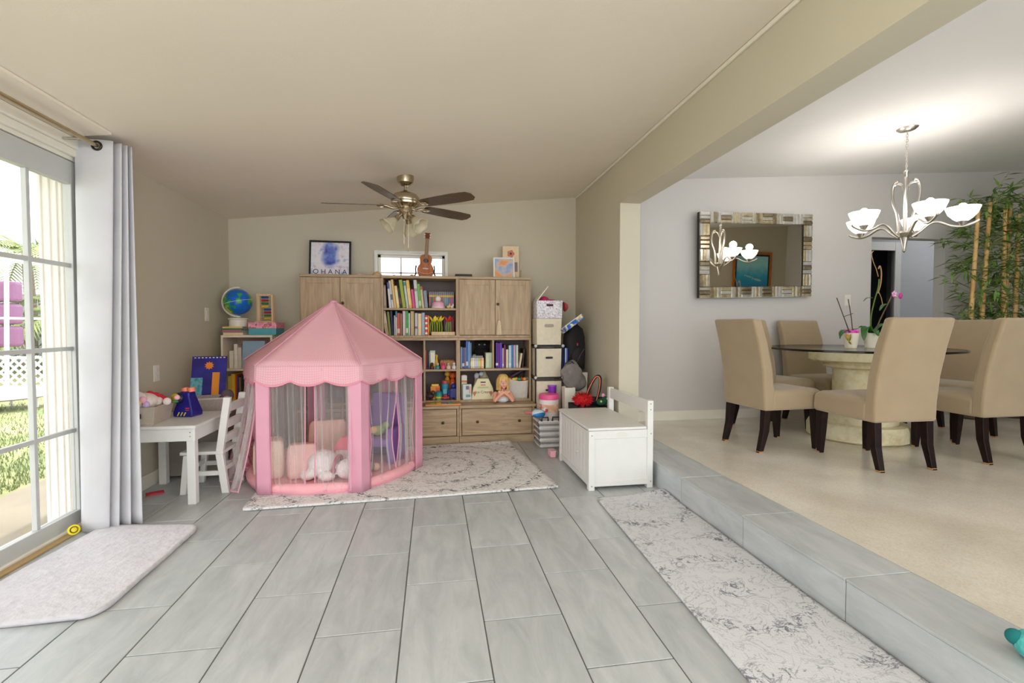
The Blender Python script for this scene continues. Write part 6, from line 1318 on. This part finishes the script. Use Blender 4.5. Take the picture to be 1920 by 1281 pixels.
def block(cx, cz, w_, h_, horiz):
    for i in range(3):
        if horiz: a = (-w_/2+.002, w_/2-.002, -h_/2+h_*i/3+.0015, -h_/2+h_*(i+1)/3-.0015)
        else: a = (-w_/2+w_*i/3+.0015, -w_/2+w_*(i+1)/3-.0015, -h_/2+.002, h_/2-.002)
        m = MB(); x0_, x1_, z0_, z1_ = a; e = .007; yb, yf = -.045, -.057
        m.add([(cx+x0_, yb, cz+z0_), (cx+x1_, yb, cz+z0_), (cx+x1_, yb, cz+z1_), (cx+x0_, yb, cz+z1_), (cx+x0_+e, yf, cz+z0_+e), (cx+x1_-e, yf, cz+z0_+e), (cx+x1_-e, yf, cz+z1_-e), (cx+x0_+e, yf, cz+z1_-e)], [(3, 2, 1, 0), (4, 5, 6, 7), (0, 1, 5, 4), (1, 2, 6, 5), (2, 3, 7, 6), (3, 0, 4, 7)])
        m.build('glass_bar', GB[q.randrange(4)], mr_)
nb = 11; bw = mw/nb
for i in range(nb):
    block(-mw/2+bw*(i+.5), mh-fwid/2, bw, fwid, i % 2 == 0); block(-mw/2+bw*(i+.5), fwid/2, bw, fwid, i % 2 == 0)
ns = 5; bh = (mh-2*fwid)/ns
for i in range(ns):
    block(-mw/2+fwid/2, fwid+bh*(i+.5), fwid, bh, i % 2 == 1); block(mw/2-fwid/2, fwid+bh*(i+.5), fwid, bh, i % 2 == 1)
# seascape on the opposite wall, seen in the mirror
pt = thing('seascape_painting', 'underwater blue seascape in an orange wood frame seen in the mirror', 'painting', (6.50, .405, 1.45), R(180))
pw, ph = .88, .92
FR = m_wood('cherry_frame', (160, 84, 30), (206, 124, 52))
MB().box(-pw/2, pw/2, -.03, 0, 0, .05).box(-pw/2, pw/2, -.03, 0, ph-.05, ph).box(-pw/2, -pw/2+.05, -.03, 0, .05, ph-.05).box(pw/2-.05, pw/2, -.03, 0, .05, ph-.05).build('frame', FR, pt, bevel=.004)
MB().box(-pw/2+.05, pw/2-.05, -.02, -.004, .05, ph-.05).build('mat_board', mat((16, 40, 50), .5, name='dark_mat'), pt)
k = NT('sea_picture'); tc = k.n('TexCoord'); sp = k.n('SeparateXYZ'); k.l(tc, 'Object', sp, 0); nz = k.n('TexNoise', Scale=9., Detail=5); k.l(tc, 'Object', nz, 'Vector')
ma = k.n('Math', _operation='MULTIPLY_ADD'); k.l(nz, 'Fac', ma, 0); ma.inputs[1].default_value = .22; k.l(sp, 'Z', ma, 2)
r_ = k.ramp(ma, 0, [(.2, (40, 110, 80)), (.27, (120, 170, 130)), (.32, (30, 140, 206)), (.55, (50, 180, 226)), (.78, (160, 232, 240))]); k.l(r_, 0, k.b, 'Base Color'); k.b.inputs['Roughness'].default_value = .4
MB().box(-pw/2+.085, pw/2-.085, -.022, -.02, .085, ph-.085).build('picture', k.m, pt)
for x, z, s in ((.08, .44, 1.), (-.12, .38, 1.25)): MB().at((x, -.0225, z), ry=R(-12)).sphere((0, 0, 0), .075*s, .001, .016*s).add([(.07*s, 0, 0), (.10*s, 0, .025*s), (.10*s, 0, -.02*s)], [(0, 1, 2)]).build('fish', mat((170, 214, 210), .5, name='pale_fish'), pt)
# ------------------------------------------------------------------ chandelier
CXc, CYc = 3.64, 3.26; cz = dceil_z(CXc)
cl = thing('chandelier', 'five-arm nickel chandelier with white glass bowls over the table', 'chandelier', (CXc, CYc, cz))
NK = mat((206, 200, 192), .28, 1., .03, name='satin_nickel_light')
MB().at((0, 0, 0), ry=-math.atan(.071)).lathe([(.07, 0), (.07, -.006), (.05, -.022), (.012, -.028)], 28).build('canopy', NK, cl, smooth=40)
for i in range(15):
    z = -.04-i*.0195; pts = [(.0075*math.cos(a), 0, .014*math.sin(a)) for a in [2*math.pi*j/12 for j in range(13)]]
    MB().tube(pts, .0022, 5, False).build('chain_link', NK, cl, (0, 0, z), (0, 0, R(90)*(i % 2)+.4), smooth=True)
MB().tube([(.004, .004, -.03), (.006, .0, -.18), (.004, .004, -.33)], .002, 5).build('cord', WHITE, cl)
HZ = -.825            # hub height below the ceiling
MB().lathe([(.005, -.32), (.018, -.335), (.012, -.35), (.016, -.42), (.014, -.44), (.022, -.46), (.013, -.49), (.013, HZ+.03)], 18).build('stem', NK, cl, smooth=40)
for k in range(3):
    a = R(100+120*k); dv = Vector((math.cos(a), math.sin(a), 0))
    pr = [(.055, -.40), (.075, -.40), (.092, -.43), (.098, -.48), (.088, -.56), (.062, -.64), (.048, -.74), (.045, HZ+.02)]
    MB().tube(catmull([dv*r_+Vector((0, 0, z)) for r_, z in pr], 5), .010, 8).build('scroll', NK, cl, smooth=True)
    MB().tube(catmull([dv*r_+Vector((0, 0, z)) for r_, z in [(.014, -.47), (.03, -.43), (.06, -.415), (.09, -.425)]], 5), .008, 8).build('scroll_brace', NK, cl, smooth=True)
MB().lathe([(.02, HZ+.03), (.055, HZ+.025), (.06, HZ+.01), (.05, HZ-.01), (.03, HZ-.02), (.02, HZ-.05), (.012, HZ-.09), (.008, HZ-.11), (.013, HZ-.125), (.001, HZ-.14)], 24).build('hub', NK, cl, smooth=40)
OPAL = m_emit('lit_opal_glass', (255, 252, 246), 1.1); BULB = m_emit('lit_bulb', (255, 250, 240), 9.)
for k in range(5):
    a = R(174+72*k); dv = Vector((math.cos(a), math.sin(a), 0)); AR = .335
    pr = [(.04, HZ-.02), (.09, HZ+.015), (.15, HZ+.07), (.20, HZ+.075), (.27, HZ+.04), (AR, HZ+.03), (.40, HZ+.05), (.43, HZ+.07)]
    arm = MB().tube(catmull([dv*r_+Vector((0, 0, z)) for r_, z in pr], 5), .009, 8).build('arm', NK, cl, smooth=True)
    p = dv*AR+Vector((0, 0, HZ+.035))
    MB().lathe([(.012, 0), (.03, .03), (.033, .036), (.02, .036)], 18).build('cup', NK, arm, p, smooth=40)
    MB().lathe([(.028, .03), (.055, .05), (.085, .085), (.1, .125), (.103, .135), (.099, .135), (.082, .092), (.05, .056), (.02, .036)], 32).build('bowl', OPAL, arm, p, smooth=50)
    MB().sphere((0, 0, .125), .034, .034, .042).build('bulb', BULB, arm, p, smooth=True)
    ld = bpy.data.lights.new('chandelier_light', 'POINT'); lo = bpy.data.objects.new('chandelier_light', ld); col.objects.link(lo)
    ld.energy = 1.7; ld.color = (1., .96, .92); ld.shadow_soft_size = .04; lo.location = Vector((CXc, CYc, cz))+p+Vector((0, 0, .175))
